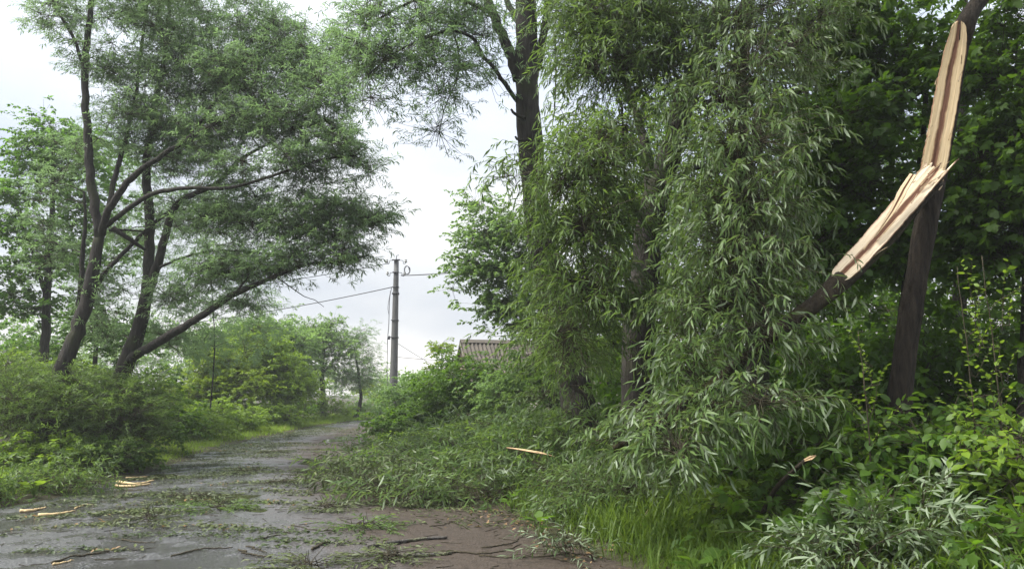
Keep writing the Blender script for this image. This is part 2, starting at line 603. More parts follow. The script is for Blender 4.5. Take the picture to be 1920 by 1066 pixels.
def scatter(g, tpls, pos, yaw, scl, tilt=.25, ct=None):
    """world leaf matrices (M,3,4), tint per leaf, and twig polylines"""
    mats, tints, twigs = [], [], []
    which = g.integers(0, len(tpls), len(pos))
    for k, (pts, lm) in enumerate(tpls):
        i = np.where(which == k)[0]
        if not len(i): continue
        rt = rot_zyx(yaw[i], g.normal(0, tilt, len(i)), g.normal(0, tilt, len(i))) * scl[i][:, None, None]
        A = np.einsum('nij,kjl->nkil', rt, lm[:, :, :3])
        b = np.einsum('nij,kj->nki', rt, lm[:, :, 3]) + pos[i][:, None]
        m = np.concatenate([A, b[..., None]], -1).reshape(-1, 3, 4)
        mats.append(m)
        st = g.uniform(0, 1, len(i)) * .4 + .6 * (ct[i] if ct is not None else g.uniform(0, 1, len(i)))
        tints.append(np.clip(.6 * st[:, None] + .4 * g.uniform(0, 1, (len(i), len(lm))), 0, 1).ravel())
        twigs.append(np.einsum('nij,pj->npi', rt, pts[[0, 3, 6]]) + pos[i][:, None])
    return np.concatenate(mats), np.concatenate(tints), np.concatenate(twigs)


def leaves_into(acc, geo, mats, tint):
    v, f = GEO[geo]
    w = np.einsum('mij,vj->mvi', mats[:, :, :3], v) + mats[:, None, :, 3]
    m, nv = len(mats), len(v)
    fi = (f[None] + (np.arange(m) * nv)[:, None, None]).reshape(-1, 3)
    acc.add(w.reshape(-1, 3), fi, None, np.repeat(tint, nv))


def twigs_into(acc, lines, r0, r1):
    """3-sided tubes for many polylines of equal length (N,k,3)"""
    n, k, _ = lines.shape
    if n == 0: return
    t = nrm(np.gradient(lines, axis=1))
    ref = np.array([.31, .87, .38])
    u = nrm(np.cross(t, ref)); w = np.cross(t, u)
    ang = np.arange(3) * 2.0944
    r = np.linspace(r0, r1, k)[None, :, None, None]
    v = lines[:, :, None] + (u[:, :, None] * np.cos(ang)[None, None, :, None] + w[:, :, None] * np.sin(ang)[None, None, :, None]) * r
    i, j = np.meshgrid(np.arange(k - 1), np.arange(3), indexing='ij')
    i, j = i.ravel(), j.ravel(); j2 = (j + 1) % 3
    q = np.stack([i * 3 + j, i * 3 + j2, (i + 1) * 3 + j2, (i + 1) * 3 + j], 1)
    q = (q[None] + (np.arange(n) * k * 3)[:, None, None]).reshape(-1, 4)
    acc.add(v.reshape(-1, 3), None, q)


def pick_front(mats, n, step=11):
    """indices of up to n leaves that show largest: nearest to the eye in each cell of the view"""
    c = mats[:, :, 3] + mats[:, :, 0] * .5
    px, py, d = to_px(c)
    ok = (px > 5) & (px < 1915) & (py > 5) & (py < 1060) & (d > .5)
    idx = np.where(ok)[0]
    if not len(idx): return idx
    idx = idx[np.argsort(d[idx])]
    cell = (px[idx] // step).astype(int) * 10000 + (py[idx] // step).astype(int)
    _, first = np.unique(cell, return_index=True)
    idx = idx[np.sort(first)]
    return idx[:n]


_leaf_cache = {}


def leaf_objects(root, geo, mat, mats, tint, name='leaf'):
    loc = np.array(root.location)
    for m, tn in zip(mats, tint):
        b = int(min(tn * 6, 5.99))
        key = (geo, mat.name, b)
        if key not in _leaf_cache:
            a = Acc(); a.add(GEO[geo][0], GEO[geo][1], None, (b + .5) / 6)
            _leaf_cache[key] = a.mesh(name, mat)
        o = bpy.data.objects.new(name, _leaf_cache[key])
        M4 = np.eye(4); M4[:3, :3] = m[:, :3]; M4[:3, 3] = m[:, 3] - loc
        o.matrix_basis = Matrix(M4.tolist())
        link(o, root)


def PB(px, py, rx, ry, d, rd, nc, ns=14, cr=.32):
    """blob of foliage: pixel centre and radii at distance d -> world ellipsoid"""
    c = P(px, py, d)
    return (c, np.array([rx * d / FOC, rd, ry * d / FOC]), nc, ns, cr)


def WB(x, y, z, rx, ry, rz, nc, ns=14, cr=.28):
    return (np.array([x, y, z], float), np.array([rx, ry, rz], float), nc, ns, cr)


_seed = [100]
SHRINK = .22


def plant(name, label, cat, base, blobs, tpls, geo, leaf, limbs=(), bark=None, twig=None, group=None,
          scl=(.8, 1.2), tilt=.25, n_leaf=0, stem_r=.02, twigs=True, group_leaf='crown', ground=True, stems=True, zsq=1.0, fine=None):
    """a tree or shrub: Empty at its base > trunk, limbs, branches, crown, and its front leaves one by one.
    limbs: [(part name, [(px,py,d)..] or world points, r0, r1, sides)]"""
    _seed[0] += 1
    g = np.random.default_rng(_seed[0])
    bark = bark or M['bark']; twig = twig or M['bark_twig']
    base = np.asarray(base, float)
    if ground: base[2] = float(terrain(base[0], base[1]))
    root = empty(name, base)
    tag(root, label, cat, group)
    nodes, nrad = [], []
    for (pn, pts, r0, r1, sides) in limbs:
        L_ = len(pts)
        p = spline(pts, max(6, L_ * 5))
        s = np.linspace(0, 1, len(p))
        rad = r0 + (r1 - r0) * s
        if pn == 'trunk': rad = rad + r0 * .5 * np.exp(-np.maximum(p[:, 2] - base[2], 0) / .35)
        if len(p) > 8:
            jit = g.normal(0, .012, p.shape) * (rad[:, None] / .1).clip(.2, 1)
            jit[0] = 0
            p = p + jit
        a = Acc(); tube(a, p, rad, sides, .05 if r0 > .05 else .02, _seed[0])
        a.build(pn, bark, root, smooth=True)
        i0 = int(len(p) * (.45 if pn == 'trunk' else .2))
        nodes.append(p[i0:]); nrad.append(rad[i0:])
    if not nodes:
        nodes = [base[None] + np.array([0, 0, .02])]; nrad = [np.array([stem_r])]
    nodes = np.concatenate(nodes); nrad = np.concatenate(nrad)
    cl, spos, syaw = [], [], []
    for (c, r, nc, ns, cr) in blobs:
        cr = cr * .8
        r = np.maximum(r - SHRINK, r * .45)
        c = c + np.array([0, 0, .12 if any(tpls is q for q in (T_WEEP, T_WEEP_L, T_WEEP_N)) else 0])
        u = g.normal(0, 1, (nc, 3)); u = nrm(u) * (g.uniform(0, 1, (nc, 1)) ** (1 / 2.4))
        cc = c + u * r
        if ground: cc[:, 2] = np.maximum(cc[:, 2], terrain(cc[:, 0], cc[:, 1]) + .12)
        cl.append(cc)
        off = g.normal(0, 1, (nc, ns, 3)) * cr * np.array([1, 1, .8])
        sp = cc[:, None] + off
        spos.append(sp.reshape(-1, 3))
        syaw.append((np.arctan2(off[..., 1], off[..., 0]) + g.normal(0, .5, off.shape[:2])).ravel())
    cl = np.concatenate(cl); spos = np.concatenate(spos); syaw = np.concatenate(syaw)
    if ground:
        spos[:, 2] = np.maximum(spos[:, 2], terrain(spos[:, 0], spos[:, 1]) + .05)
    ci = np.repeat(np.arange(len(cl)), [b[3] for b in blobs for _ in range(b[2])])
    br = Acc()
    # branches: each cluster is joined to the nearest wood already grown
    if stems:
        dist = np.array([np.min(np.linalg.norm(nodes - c, axis=1)) for c in cl])
        for i in np.argsort(dist):
            c = cl[i]
            dd = np.linalg.norm(nodes - c, axis=1)
            k = int(np.argmin(dd + 0.6 * np.maximum(nodes[:, 2] - c[2], 0)))
            a0 = nodes[k]; dl = dd[k]
            mid = (a0 + c) / 2 + np.array([0, 0, .10 * dl]) + g.normal(0, .06 * dl, 3)
            nn_ = 6 if dl > .5 else 4
            p = spline([a0, mid, c], nn_)
            r0 = min(nrad[k] * .7, .008 + .010 * dl)
            rad = np.linspace(r0, .004, nn_)
            tube(br, p, rad, 5 if r0 > .014 else 3, 0, cap=False)
            nodes = np.vstack([nodes, p[2:]]); nrad = np.concatenate([nrad, rad[2:]])
        if len(spos):
            st = cl[ci]
            twigs_into(br, np.stack([st, spos], 1), .0045, .003)
    sc = g.uniform(scl[0], scl[1], len(spos))
    mats, tint, tw = scatter(g, tpls, spos, syaw, sc, tilt, g.uniform(0, 1, len(cl))[ci])
    if zsq < 1:
        s0 = surf(mats[:, 0, 3], mats[:, 1, 3]); mats[:, 2, 3] = s0 + .012 + (mats[:, 2, 3] - s0).clip(0) * zsq
        mats[:, 2, 0] *= .45
        s1 = surf(tw[..., 0], tw[..., 1]); tw[..., 2] = s1 + .008 + (tw[..., 2] - s1).clip(0) * zsq
    if ground:
        gz = surf(mats[:, 0, 3], mats[:, 1, 3]) + .015
        low = np.maximum(gz - mats[:, 2, 3], 0)
        mats[:, 2, 3] += low
        tz = surf(tw[..., 0], tw[..., 1]) + .012
        tw[..., 2] = np.maximum(tw[..., 2], tz)
    if twigs: twigs_into(br, tw if base[1] < 10 else tw[:, ::2], .0032, .0014)
    br.build('branches', twig, root, smooth=True)
    if n_leaf:
        idx = pick_front(mats, n_leaf)
        leaf_objects(root, fine or geo, leaf, mats[idx], tint[idx])
        keep = np.ones(len(mats), bool); keep[idx] = False
        mats, tint = mats[keep], tint[keep]
    ac = Acc(); leaves_into(ac, {'lobed': 'lobed_mid', 'oval_fine': 'oval_mid', 'narrow_fine': 'narrow_mid'}.get(geo, geo), mats, tint)
    ac.build(group_leaf, leaf, root, kind='stuff')
    return root


def gp(px, d, dz=0.0):
    """ground point seen in the direction of photo column px at distance d"""
    x = (px - 960) / FOC * d * (COS + 0.0) / COS
    return np.array([x, d, float(terrain(x, d)) + dz])


def PL(*pts):
    return [P(*p) for p in pts]

# ================================================================== THE SETTING
# ------------------------------------------------------------------ ground
def soil_mat():
    m, t = mat_new('soil')
    n1 = noise(t, .8, 5); n2 = noise(t, 9, 5); n3 = noise(t, 60, 3)
    col = ramp(t, n1.outputs[0], [(.35, (.050, .040, .026)), (.65, (.055, .065, .022))]).outputs[0]
    col = mixc(t, n2.outputs[0], col, (.035, .03, .018))
    finish(t, col, .9, bump(t, mth(t, 'ADD', n2.outputs[0], n3.outputs[0]), .8, .03), .2)
    return m


def asphalt_mat():
    m, t = mat_new('wet_asphalt')
    tc = N(t, 'ShaderNodeTexCoord').outputs['Object']
    mud = attr(t, 'tint').outputs['Fac']                 # metres from the right-hand edge of the carriageway
    nb = noise(t, .55, 4, .6, tc); nm = noise(t, 2.2, 5, .62, tc); ng = noise(t, 95, 2, .6, tc); nf = noise(t, 14, 5, .6, tc)
    vor = N(t, 'ShaderNodeTexVoronoi'); vor.inputs['Scale'].default_value = 40
    L(t, tc, vor.inputs['Vector'])
    # earth washed over the right-hand side
    mm = mth(t, 'ADD', mud, mth(t, 'MULTIPLY_ADD', nb.outputs[0], 1.6, mth(t, 'MULTIPLY_ADD', nm.outputs[0], 1.3, -1.45)))
    mudf = ramp(t, mth(t, 'MULTIPLY', mm, .25), [(.40, 1.), (.78, 0.)]).outputs[0]
    grey = ramp(t, vor.outputs['Distance'], [(.08, (.190, .187, .190)), (.5, (.040, .040, .042))]).outputs[0]
    grey = mixc(t, ramp(t, nm.outputs[0], [(.42, 0.), (.62, .5)]).outputs[0], grey, (.055, .052, .048))
    grey = mixc(t, ramp(t, nb.outputs[0], [(.48, .0), (.62, .6)]).outputs[0], grey, (.028, .027, .026))
    brown = ramp(t, nf.outputs[0], [(.3, (.030, .023, .017)), (.7, (.062, .048, .037))]).outputs[0]
    col = mixc(t, mudf, grey, brown)
    # standing films of water
    wet = ramp(t, mth(t, 'MULTIPLY_ADD', nm.outputs[0], .45, mth(t, 'MULTIPLY', nb.outputs[0], .6)), [(.49, 0.), (.56, 1.)]).outputs[0]
    wet = mth(t, 'MULTIPLY', wet, mth(t, 'MULTIPLY_ADD', mudf, -.8, 1.0))
    rough = mth(t, 'MULTIPLY_ADD', wet, -.22, .32)
    rough = mth(t, 'MULTIPLY_ADD', mudf, .40, rough)
    h = mth(t, 'ADD', mth(t, 'MULTIPLY', vor.outputs['Distance'], -.5), mth(t, 'MULTIPLY', ng.outputs[0], .5))
    h = mth(t, 'MULTIPLY_ADD', nf.outputs[0], .5, h)
    h = mth(t, 'MULTIPLY', h, mth(t, 'MULTIPLY_ADD', wet, -.6, 1.0))
    finish(t, col, rough, bump(t, h, 1.0, .014), mth(t, 'MULTIPLY_ADD', mudf, -.75, .95))
    return m


def axis_pts(lo, hi, n, far):
    a = np.linspace(lo, hi, n)
    o = np.geomspace(1, far, 16)
    return np.concatenate([lo - o[::-1], a, hi + o])


xs = axis_pts(-16, 12, 112, 300.)
ys = axis_pts(-4, 48, 176, 300.)
X, Y = np.meshgrid(xs, ys)
Z = terrain(X, Y)
ga = Acc()
nx, ny = len(xs), len(ys)
i, j = np.meshgrid(np.arange(ny - 1), np.arange(nx - 1), indexing='ij')
i, j = i.ravel(), j.ravel()
ga.add(np.stack([X, Y, Z], -1), None, np.stack([i * nx + j, i * nx + j + 1, (i + 1) * nx + j + 1, (i + 1) * nx + j], 1))
tag(ga.build('ground', soil_mat(), smooth=True), kind='structure')

# ------------------------------------------------------------------ road
ry = np.concatenate([np.linspace(-20, 3, 24), np.linspace(3.2, 30, 220), np.linspace(30.5, 90, 100)])
cols = np.linspace(-1, 1, 31)
rc, rw = road_c(ry), road_w(ry)
RX = rc[:, None] + cols[None] * (rw[:, None] + .12 * np.sin(2.1 * ry)[:, None] * np.abs(cols)[None])
RY = np.repeat(ry[:, None], 31, 1)
RZ = 0.022 - .03 * cols[None] ** 2 + .006 * wob(RX * 1.3, RY * 1.3)
ra = Acc()
n1, n2 = RX.shape
i, j = np.meshgrid(np.arange(n1 - 1), np.arange(n2 - 1), indexing='ij')
i, j = i.ravel(), j.ravel()
ra.add(np.stack([RX, RY, RZ], -1), None, np.stack([i * n2 + j, i * n2 + j + 1, (i + 1) * n2 + j + 1, (i + 1) * n2 + j], 1),
       ((1 - cols)[None] * rw[:, None]).ravel())
tag(ra.build('road', asphalt_mat(), smooth=True), kind='structure')


def road_z(x, y):
    c = (x - road_c(y)) / road_w(y)
    return np.where(np.abs(c) < 1, 0.022 - .03 * c ** 2 + .006 * wob(x * 1.3, y * 1.3), -1)


def surf(x, y):
    return np.maximum(terrain(x, y), road_z(x, y))


# ------------------------------------------------------------------ puddles
wm, wt = mat_new('puddle_water')
wn = noise(wt, 5, 2)
finish(wt, (.028, .026, .018), .06, bump(wt, wn.outputs[0], .08, .02), .6)


def puddle(px, d, rx, ryy, seed):
    g = np.random.default_rng(seed)
    x0 = (px - 960) / FOC * d
    a = np.linspace(0, 2 * np.pi, 40, endpoint=False)
    k = 1 + .22 * np.sin(2 * a + g.uniform(0, 6)) + .16 * np.sin(3 * a + g.uniform(0, 6)) + .10 * np.sin(7 * a + g.uniform(0, 6))
    x, y = x0 + rx * k * np.cos(a), d + ryy * k * np.sin(a)
    z = float(np.max(surf(np.append(x, x0), np.append(y, d)))) - .004
    ac = Acc()
    v = np.vstack([[x0, d, z], np.stack([x, y, np.full(40, z)], 1)])
    ac.add(v, [[0, 1 + q, 1 + (q + 1) % 40] for q in range(40)])
    tag(ac.build('puddle', wm, origin=(x0, d, z)), kind='structure')


puddle(575, 16.2, .55, 1.0, 1)
puddle(430, 10.8, .55, .55, 2)
puddle(320, 13.6, .45, .55, 3)
puddle(600, 13.2, .35, .5, 4)
puddle(520, 9.6, .4, .3, 5)
puddle(640, 24.5, .3, 2.0, 6)
puddle(300, 9.6, .5, .25, 7)

# ================================================================== UTILITY POLE, WIRES, HOUSE
def plain(name, c, rough=.6, metal=0., var=.25, scale=8, bmp=.15):
    m, t = mat_new(name)
    n1 = noise(t, scale, 5)
    col = mixc(t, n1.outputs[0], [x * (1 - var) for x in c], [min(1, x * (1 + var)) for x in c])
    finish(t, col, rough, bump(t, n1.outputs[0], bmp, .01), .4, metal)
    return m


M['concrete'] = plain('pole_concrete', (.10, .10, .097), .85, var=.3, scale=5)
M['steel'] = plain('dark_steel', (.07, .07, .075), .55, .6)
M['porcelain'] = plain('porcelain', (.32, .32, .30), .25)
M['cable'] = plain('black_cable', (.05, .052, .058), .6)
M['wall'] = plain('plaster', (.42, .38, .32), .9)
M['brick'] = plain('brick', (.13, .09, .07), .9)

PD = 34.0
pb = gp(740, PD)
pt = P(740, 487, PD)
pole = empty('utility_pole', pb)
tag(pole, 'tall grey concrete utility pole with insulators beside the far bend of the road', 'utility pole')
H = pt[2] - pb[2]


def pz(py):
    return P(740, py, PD)[2]


a = Acc()
zs = np.linspace(0, 1, 9)
prof = np.array([(-.5, -.55), (.5, -.55), (.62, .0), (.5, .55), (-.5, .55), (-.62, 0)])
ring = np.concatenate([np.stack([pb[0] + prof[:, 0] * w_, pb[1] + prof[:, 1] * w_, np.full(6, pb[2] - .3 + (H + .3) * s)], 1)
                       for s, w_ in zip(zs, .345 - .165 * zs)])
q = [[r * 6 + k, r * 6 + (k + 1) % 6, r * 6 + 6 + (k + 1) % 6, r * 6 + 6 + k] for r in range(8) for k in range(6)]
q += [[48, 49, 50, 51], [48, 51, 52, 53]]
a.add(ring, None, q)
a.build('shaft', M['concrete'], pole)


def insulator(x, z, side):
    h = Acc()
    tube(h, spline([(x, pb[1] - .02, z), (x + side * .12, pb[1] - .02, z - .02), (x + side * .14, pb[1] - .02, z - .14), (x + side * .22, pb[1] - .02, z - .16),
                    (x + side * .25, pb[1] - .02, z - .05)], 12), .014, 6)
    ho = h.build('hook', M['steel'], pole, smooth=True)
    s = Acc()
    zz = z - .05
    tube(s, [(x + side * .25, pb[1] - .02, zz + o) for o in (-.06, -.04, 0, .02, .05, .06, .09, .12)], [.03, .062, .068, .045, .05, .06, .045, .02], 10)
    so = s.build('insulator', M['porcelain'], ho, origin=tuple(pole.location), smooth=True)


for zz, w_ in ((pz(488), .38), (pz(511), .30)):
    a = Acc(); box(a, (pb[0], pb[1] - .14, zz), (w_, .06, .07), 0, .012); a.build('crossarm', M['steel'], pole)
    insulator(pb[0] - w_ / 2, zz, -1); insulator(pb[0] + w_ / 2, zz, 1)
for py, hh in ((550, .10), (538, .05), (600, .05), (632, .05)):
    a = Acc(); wz = .36 - .16 * (pz(py) - pb[2]) / H
    box(a, (pb[0], pb[1], pz(py)), (wz * 1.12 + .04, wz * 1.1 + .05, hh), 0, .01); a.build('clamp_band', M['steel'], pole)
a = Acc(); tube(a, [(pb[0], pb[1], pz(488)), (pb[0], pb[1], pz(479)), (pb[0] + .1, pb[1], pz(478))], .018, 6); a.build('top_pin', M['steel'], pole)
a = Acc()
th = np.linspace(0, 4.3 * math.pi, 60)
tube(a, np.stack([pb[0] + .48 + .12 * np.cos(th) + .02 * th / 6, pb[1] - .05 + .01 * th, pz(506) + .19 * np.sin(th)], 1), .014, 5)
a.build('cable_coil', M['cable'], pole, smooth=True)
a = Acc()
xo = pb[0] - .17
tube(a, spline([(xo, pb[1] - .1, pz(538)), (xo - .09, pb[1] - .1, pz(560)), (xo - .10, pb[1] - .1, pz(610)), (xo - .14, pb[1] - .1, pz(640)), (xo - .12, pb[1] - .1, pz(700)), (xo - .06, pb[1] - .1, pz(760))], 30), .016, 5)
a.build('down_cable', M['cable'], pole, smooth=True)
a = Acc(); tube(a, spline([(xo - .05, pb[1] - .1, pz(545)), (xo - .16, pb[1] - .1, pz(575)), (xo - .1, pb[1] - .1, pz(590))], 10), .011, 5)
a.build('loose_wire', M['cable'], pole, smooth=True)
a = Acc(); box(a, (xo - .08, pb[1] - .1, pz(633)), (.12, .08, .16), 0, .01); a.build('junction_box', M['steel'], pole)


def wire(label, p0, p1, sag, r=.016):
    s = np.linspace(0, 1, 40)[:, None]
    p = np.asarray(p0) + (np.asarray(p1) - np.asarray(p0)) * s
    p[:, 2] -= sag * 4 * (s * (1 - s))[:, 0]
    ac = Acc(); tube(ac, p, r, 5)
    tag(ac.build('power_line', M['cable'], origin=tuple(p0), smooth=True), label, 'power line')


wire('thin wire from the top of the concrete pole to the left behind the willow', P(730, 493, PD), P(250, 560, 30), .15)
wire('insulated cable sagging left from the pole clamp below the willow boughs', P(735, 538, PD - .1), P(200, 622, 40), .25, .022)
wire('thick twisted cable running right from the pole into the box elder crown', P(752, 516, PD - .1), P(1130, 452, 27), .30, .026)
wire('thin drop wire slanting down from mid pole to the roof shrubs', P(747, 644, PD), P(870, 715, 30), .05, .012)
wire('lower thin level wire from mid pole towards the slate roof', P(747, 669, PD), P(900, 676, 31), .05, .012)

# ------------------------------------------------------------------ house: corrugated slate roof above the bushes
sm, st = mat_new('slate_sheet')
sn = noise(st, 3, 5); sn2 = noise(st, 25, 4)
sc_ = ramp(st, sn.outputs[0], [(.35, (.036, .029, .024)), (.65, (.072, .058, .047))]).outputs[0]
sc_ = mixc(st, mth(st, 'MULTIPLY', sn2.outputs[0], .5), sc_, (.13, .12, .09))
finish(st, sc_, .85, bump(st, sn2.outputs[0], .3, .01), .3)
rl = P(864, 639, 31.0)
HZ = float(rl[2])
house = empty('house', (rl[0] + 3.4, rl[1] + .8, 0))
house.rotation_euler = (0, 0, R(14))
tag(house, 'low house with weathered corrugated slate roof half hidden by bushes', 'house')


def hbuild(ac, nm, mt, par=house, smooth=False):
    o = ac.build(nm, mt, None, origin=(0, 0, 0), smooth=smooth); o.parent = par; return o


RLEN, SL, PIT = 7.0, 3.2, R(36)
EH = HZ - SL * math.sin(PIT)
ac = Acc()
for sgn in (-1, 1):
    v = [(-RLEN / 2 - .03, 0, HZ + .075), (RLEN / 2 + .03, 0, HZ + .075), (RLEN / 2 + .03, sgn * .2, HZ - .075), (-RLEN / 2 - .03, sgn * .2, HZ - .075)]
    ac.add(v, None, [[0, 1, 2, 3]])
roof = hbuild(ac, 'roof', sm)
for side in (-1, 1):
    for rI in range(3):
        for cI in range(7):
            ac = Acc()
            x0, x1 = -RLEN / 2 + cI * 1.0, -RLEN / 2 + cI * 1.0 + 1.03
            s0, s1 = rI * 1.06, rI * 1.06 + 1.14
            nxs = np.linspace(x0, x1, 49)
            wv = .042 * np.sin((nxs + RLEN) * 2 * np.pi / .17)
            vv = []
            for s in (s0, s1):
                lift = .0 if s == s0 else .0
                lay = .018 * (3 - rI) * 0 + (.022 if s == s1 else .0) + .004 * (cI % 2)
                d = (s) * math.cos(PIT); z = HZ - s * math.sin(PIT)
                vv.append(np.stack([nxs, np.full(49, side * d), z + wv + lay], 1))
            n_ = 49
            ac.add(np.concatenate(vv), None, [[k, k + 1, n_ + k + 1, n_ + k] for k in range(n_ - 1)])
            hbuild(ac, 'roof_sheet', sm, roof, smooth=True)
wd = 2.35
for y_ in (-wd, wd):
    ac = Acc(); box(ac, (0, y_, EH / 2 - .05), (RLEN - .5, .25, EH + .25))
    hbuild(ac, 'wall', M['wall'])
for x_ in (-RLEN / 2 + .22, RLEN / 2 - .22):
    ac = Acc()
    th_ = .12
    pr = [(-wd, -.1), (wd, -.1), (wd, EH + .08), (0, HZ - .06), (-wd, EH + .08)]
    v = [(x_ - th_, y_, z_) for y_, z_ in pr] + [(x_ + th_, y_, z_) for y_, z_ in pr]
    ac.add(v, [[0, 2, 1], [0, 3, 2], [0, 4, 3], [5, 6, 7], [5, 7, 8], [5, 8, 9]], [[k, (k + 1) % 5, 5 + (k + 1) % 5, 5 + k] for k in range(5)])
    hbuild(ac, 'gable_wall', M['brick'])
for sgn in (-1, 1):
    d = SL * math.cos(PIT)
    for x_ in (-RLEN / 2 - .03, RLEN / 2 + .03):
        ac = Acc()
        v = [(x_ - .02, 0, HZ - .04), (x_ + .02, 0, HZ - .04), (x_ + .02, sgn * d, EH - .04), (x_ - .02, sgn * d, EH - .04)]
        v += [(p_[0], p_[1], p_[2] - .14) for p_ in v]
        ac.add(v, None, [[0, 1, 2, 3], [7, 6, 5, 4], [0, 4, 5, 1], [1, 5, 6, 2], [2, 6, 7, 3], [3, 7, 4, 0]])
        hbuild(ac, 'barge_board', M['bark_grey'], roof)

# ================================================================== LEFT-HAND WILLOWS
DA, DB = 14.5, 15.2


def D3(d, *pts):
    return [P(p[0], p[1], d + (p[2] if len(p) > 2 else 0)) for p in pts]


ba = gp(105, DA)
limbsA = [
    ('trunk', [ba - [0, 0, .2], P(112, 715, DA), P(150, 605, DA), P(172, 520, DA), P(187, 440, DA)], .190, .098, 16),
    ('limb', D3(DA, (187, 445), (172, 345), (163, 230), (160, 130), (166, 50), (174, -20), (182, -130)), 0.094, 0.041, 12),
    ('limb', D3(DA, (160, 140), (140, 75), (105, 15), (80, -50), (60, -110)), 0.041, 0.016, 8),
    ('limb', D3(DA, (190, 440), (204, 395, -.2), (248, 333, -.4), (310, 287, -.6), (378, 246, -.7), (440, 214, -.8), (520, 200, -.8)), 0.078, 0.021, 10),
    ('limb', D3(DA - .6, (355, 258), (385, 215), (425, 160), (480, 90), (520, 30)), 0.037, 0.012, 8),
    ('limb', D3(DA, (196, 425), (235, 395, -.3), (285, 364, -.6), (345, 352, -.9), (430, 352, -1.1), (520, 326, -1.2), (600, 300, -1.2), (668, 292, -1.2)), 0.053, 0.015, 10),
    ('limb', D3(DA, (203, 398), (212, 345, .2), (226, 295, .4), (250, 200, .6), (265, 90, .8), (280, -20, .8)), 0.057, 0.025, 8),
    ('limb', D3(DA, (168, 560), (196, 512, .2), (238, 468, .4), (282, 424, .6), (330, 388, .7)), 0.049, 0.033, 10),
    ('limb', D3(DA + .3, (140, 640), (150, 560), (155, 480), (160, 420), (158, 360)), .08, .02, 10),
]
c = 14
blobsA = [
    PB(110, 30, 70, 60, DA, .9, 16), PB(150, 110, 60, 60, DA, .8, 8), PB(230, 30, 90, 70, DA, 1.2, 22), PB(360, 20, 100, 70, DA, 1.3, 24), PB(470, 60, 90, 80, DA, 1.2, 26),
    PB(240, 140, 90, 70, DA + .3, 1.2, 20), PB(350, 130, 90, 80, DA, 1.3, 24), PB(460, 160, 90, 80, DA - .4, 1.2, 26), PB(560, 120, 70, 80, DA - .3, 1.1, 24),
    PB(610, 210, 70, 90, DA - .8, 1.0, 26), PB(640, 110, 50, 60, DA, .8, 12), PB(520, 240, 90, 60, DA - .8, 1.0, 22), PB(400, 260, 90, 70, DA - .2, 1.2, 22),
    PB(290, 230, 80, 70, DA + .3, 1.2, 18), PB(230, 260, 60, 80, DA + .4, 1.0, 12), PB(640, 290, 60, 50, DA - 1.1, .7, 16), PB(560, 310, 70, 40, DA - 1.1, .7, 14),
    PB(450, 330, 80, 50, DA - .6, .9, 12), PB(330, 320, 60, 40, DA + .3, .9, 8), PB(110, 330, 70, 110, DA + .5, .8, 12), PB(90, 480, 60, 90, DA + .6, .8, 10),
    PB(200, -80, 140, 70, DA, 1.5, 20), PB(400, -80, 140, 70, DA, 1.5, 22), PB(200, 560, 60, 70, DA + .4, .6, 8), WB(-13.4, 15, 4.6, 1.6, 3.5, 1.6, 26, 14, .6), PB(300, 70, 130, 90, DA + .5, 1.2, 16), PB(420, 110, 130, 90, DA + .4, 1.2, 18), PB(520, 170, 120, 90, DA, 1.2, 18), PB(320, 190, 120, 80, DA + .4, 1., 16), PB(460, 260, 120, 60, DA, 1., 14), PB(580, 260, 90, 60, DA - .5, .9, 12), PB(330, 270, 110, 60, DA + .5, 1., 12), PB(600, 345, 80, 40, DA - .6, .9, 9, 10), PB(500, 370, 110, 40, DA - .2, 1., 9, 10), PB(380, 380, 110, 60, DA + .4, 1., 9, 10), PB(230, 200, 60, 110, DA + .8, .8, 9, 10), PB(690, 330, 35, 40, DA - 1., .5, 5, 10)]  # WB blob: unseen foliage added at far left to shade the undergrowth
plant('willow_tree', 'leaning grey willow at far left with forked dark limbs over a wide pale crown', 'willow tree', ba, [(q[0], q[1], int(q[2] * 1.0), int(q[3] * 1.1), q[4] * .72) for q in blobsA],
      T_WEEP, 'narrow', M['willow_pale'], limbsA, group='roadside willows')

bb = gp(222, DB)
limbsB = [
    ('trunk', [bb - [0, 0, .2], P(226, 712, DB), P(257, 632, DB), P(277, 550, DB)], .225, .122, 16),
    ('limb', D3(DB, (276, 555), (281, 460), (279, 380), (275, 310), (290, 200, .3), (310, 100, .4), (320, 0, .4)), 0.115, 0.037, 12),
    ('limb', D3(DB, (278, 548), (300, 482, -.2), (321, 402, -.4), (348, 370, -.6), (405, 345, -.7), (450, 300, -.7), (520, 260, -.6)), 0.098, 0.021, 12),
    ('limb', D3(DB, (236, 685), (262, 662, -.3), (302, 638, -.6), (362, 602, -.9), (432, 556, -1.2), (515, 518, -1.4), (580, 494, -1.5), (640, 491, -1.5), (692, 478, -1.5)), 0.102, 0.016, 12),
    ('limb', D3(DB - .6, (300, 500), (345, 482), (400, 470), (470, 472), (540, 482), (600, 478)), 0.029, 0.010, 8),
    ('limb', D3(DB - 1.3, (440, 552), (480, 500), (530, 460), (590, 430), (650, 410)), 0.025, 0.010, 8),
    ('dead_branch', D3(DB - 1.4, (520, 520), (548, 540), (572, 556), (590, 562), (608, 575)), 0.013, 0.005, 6),
]
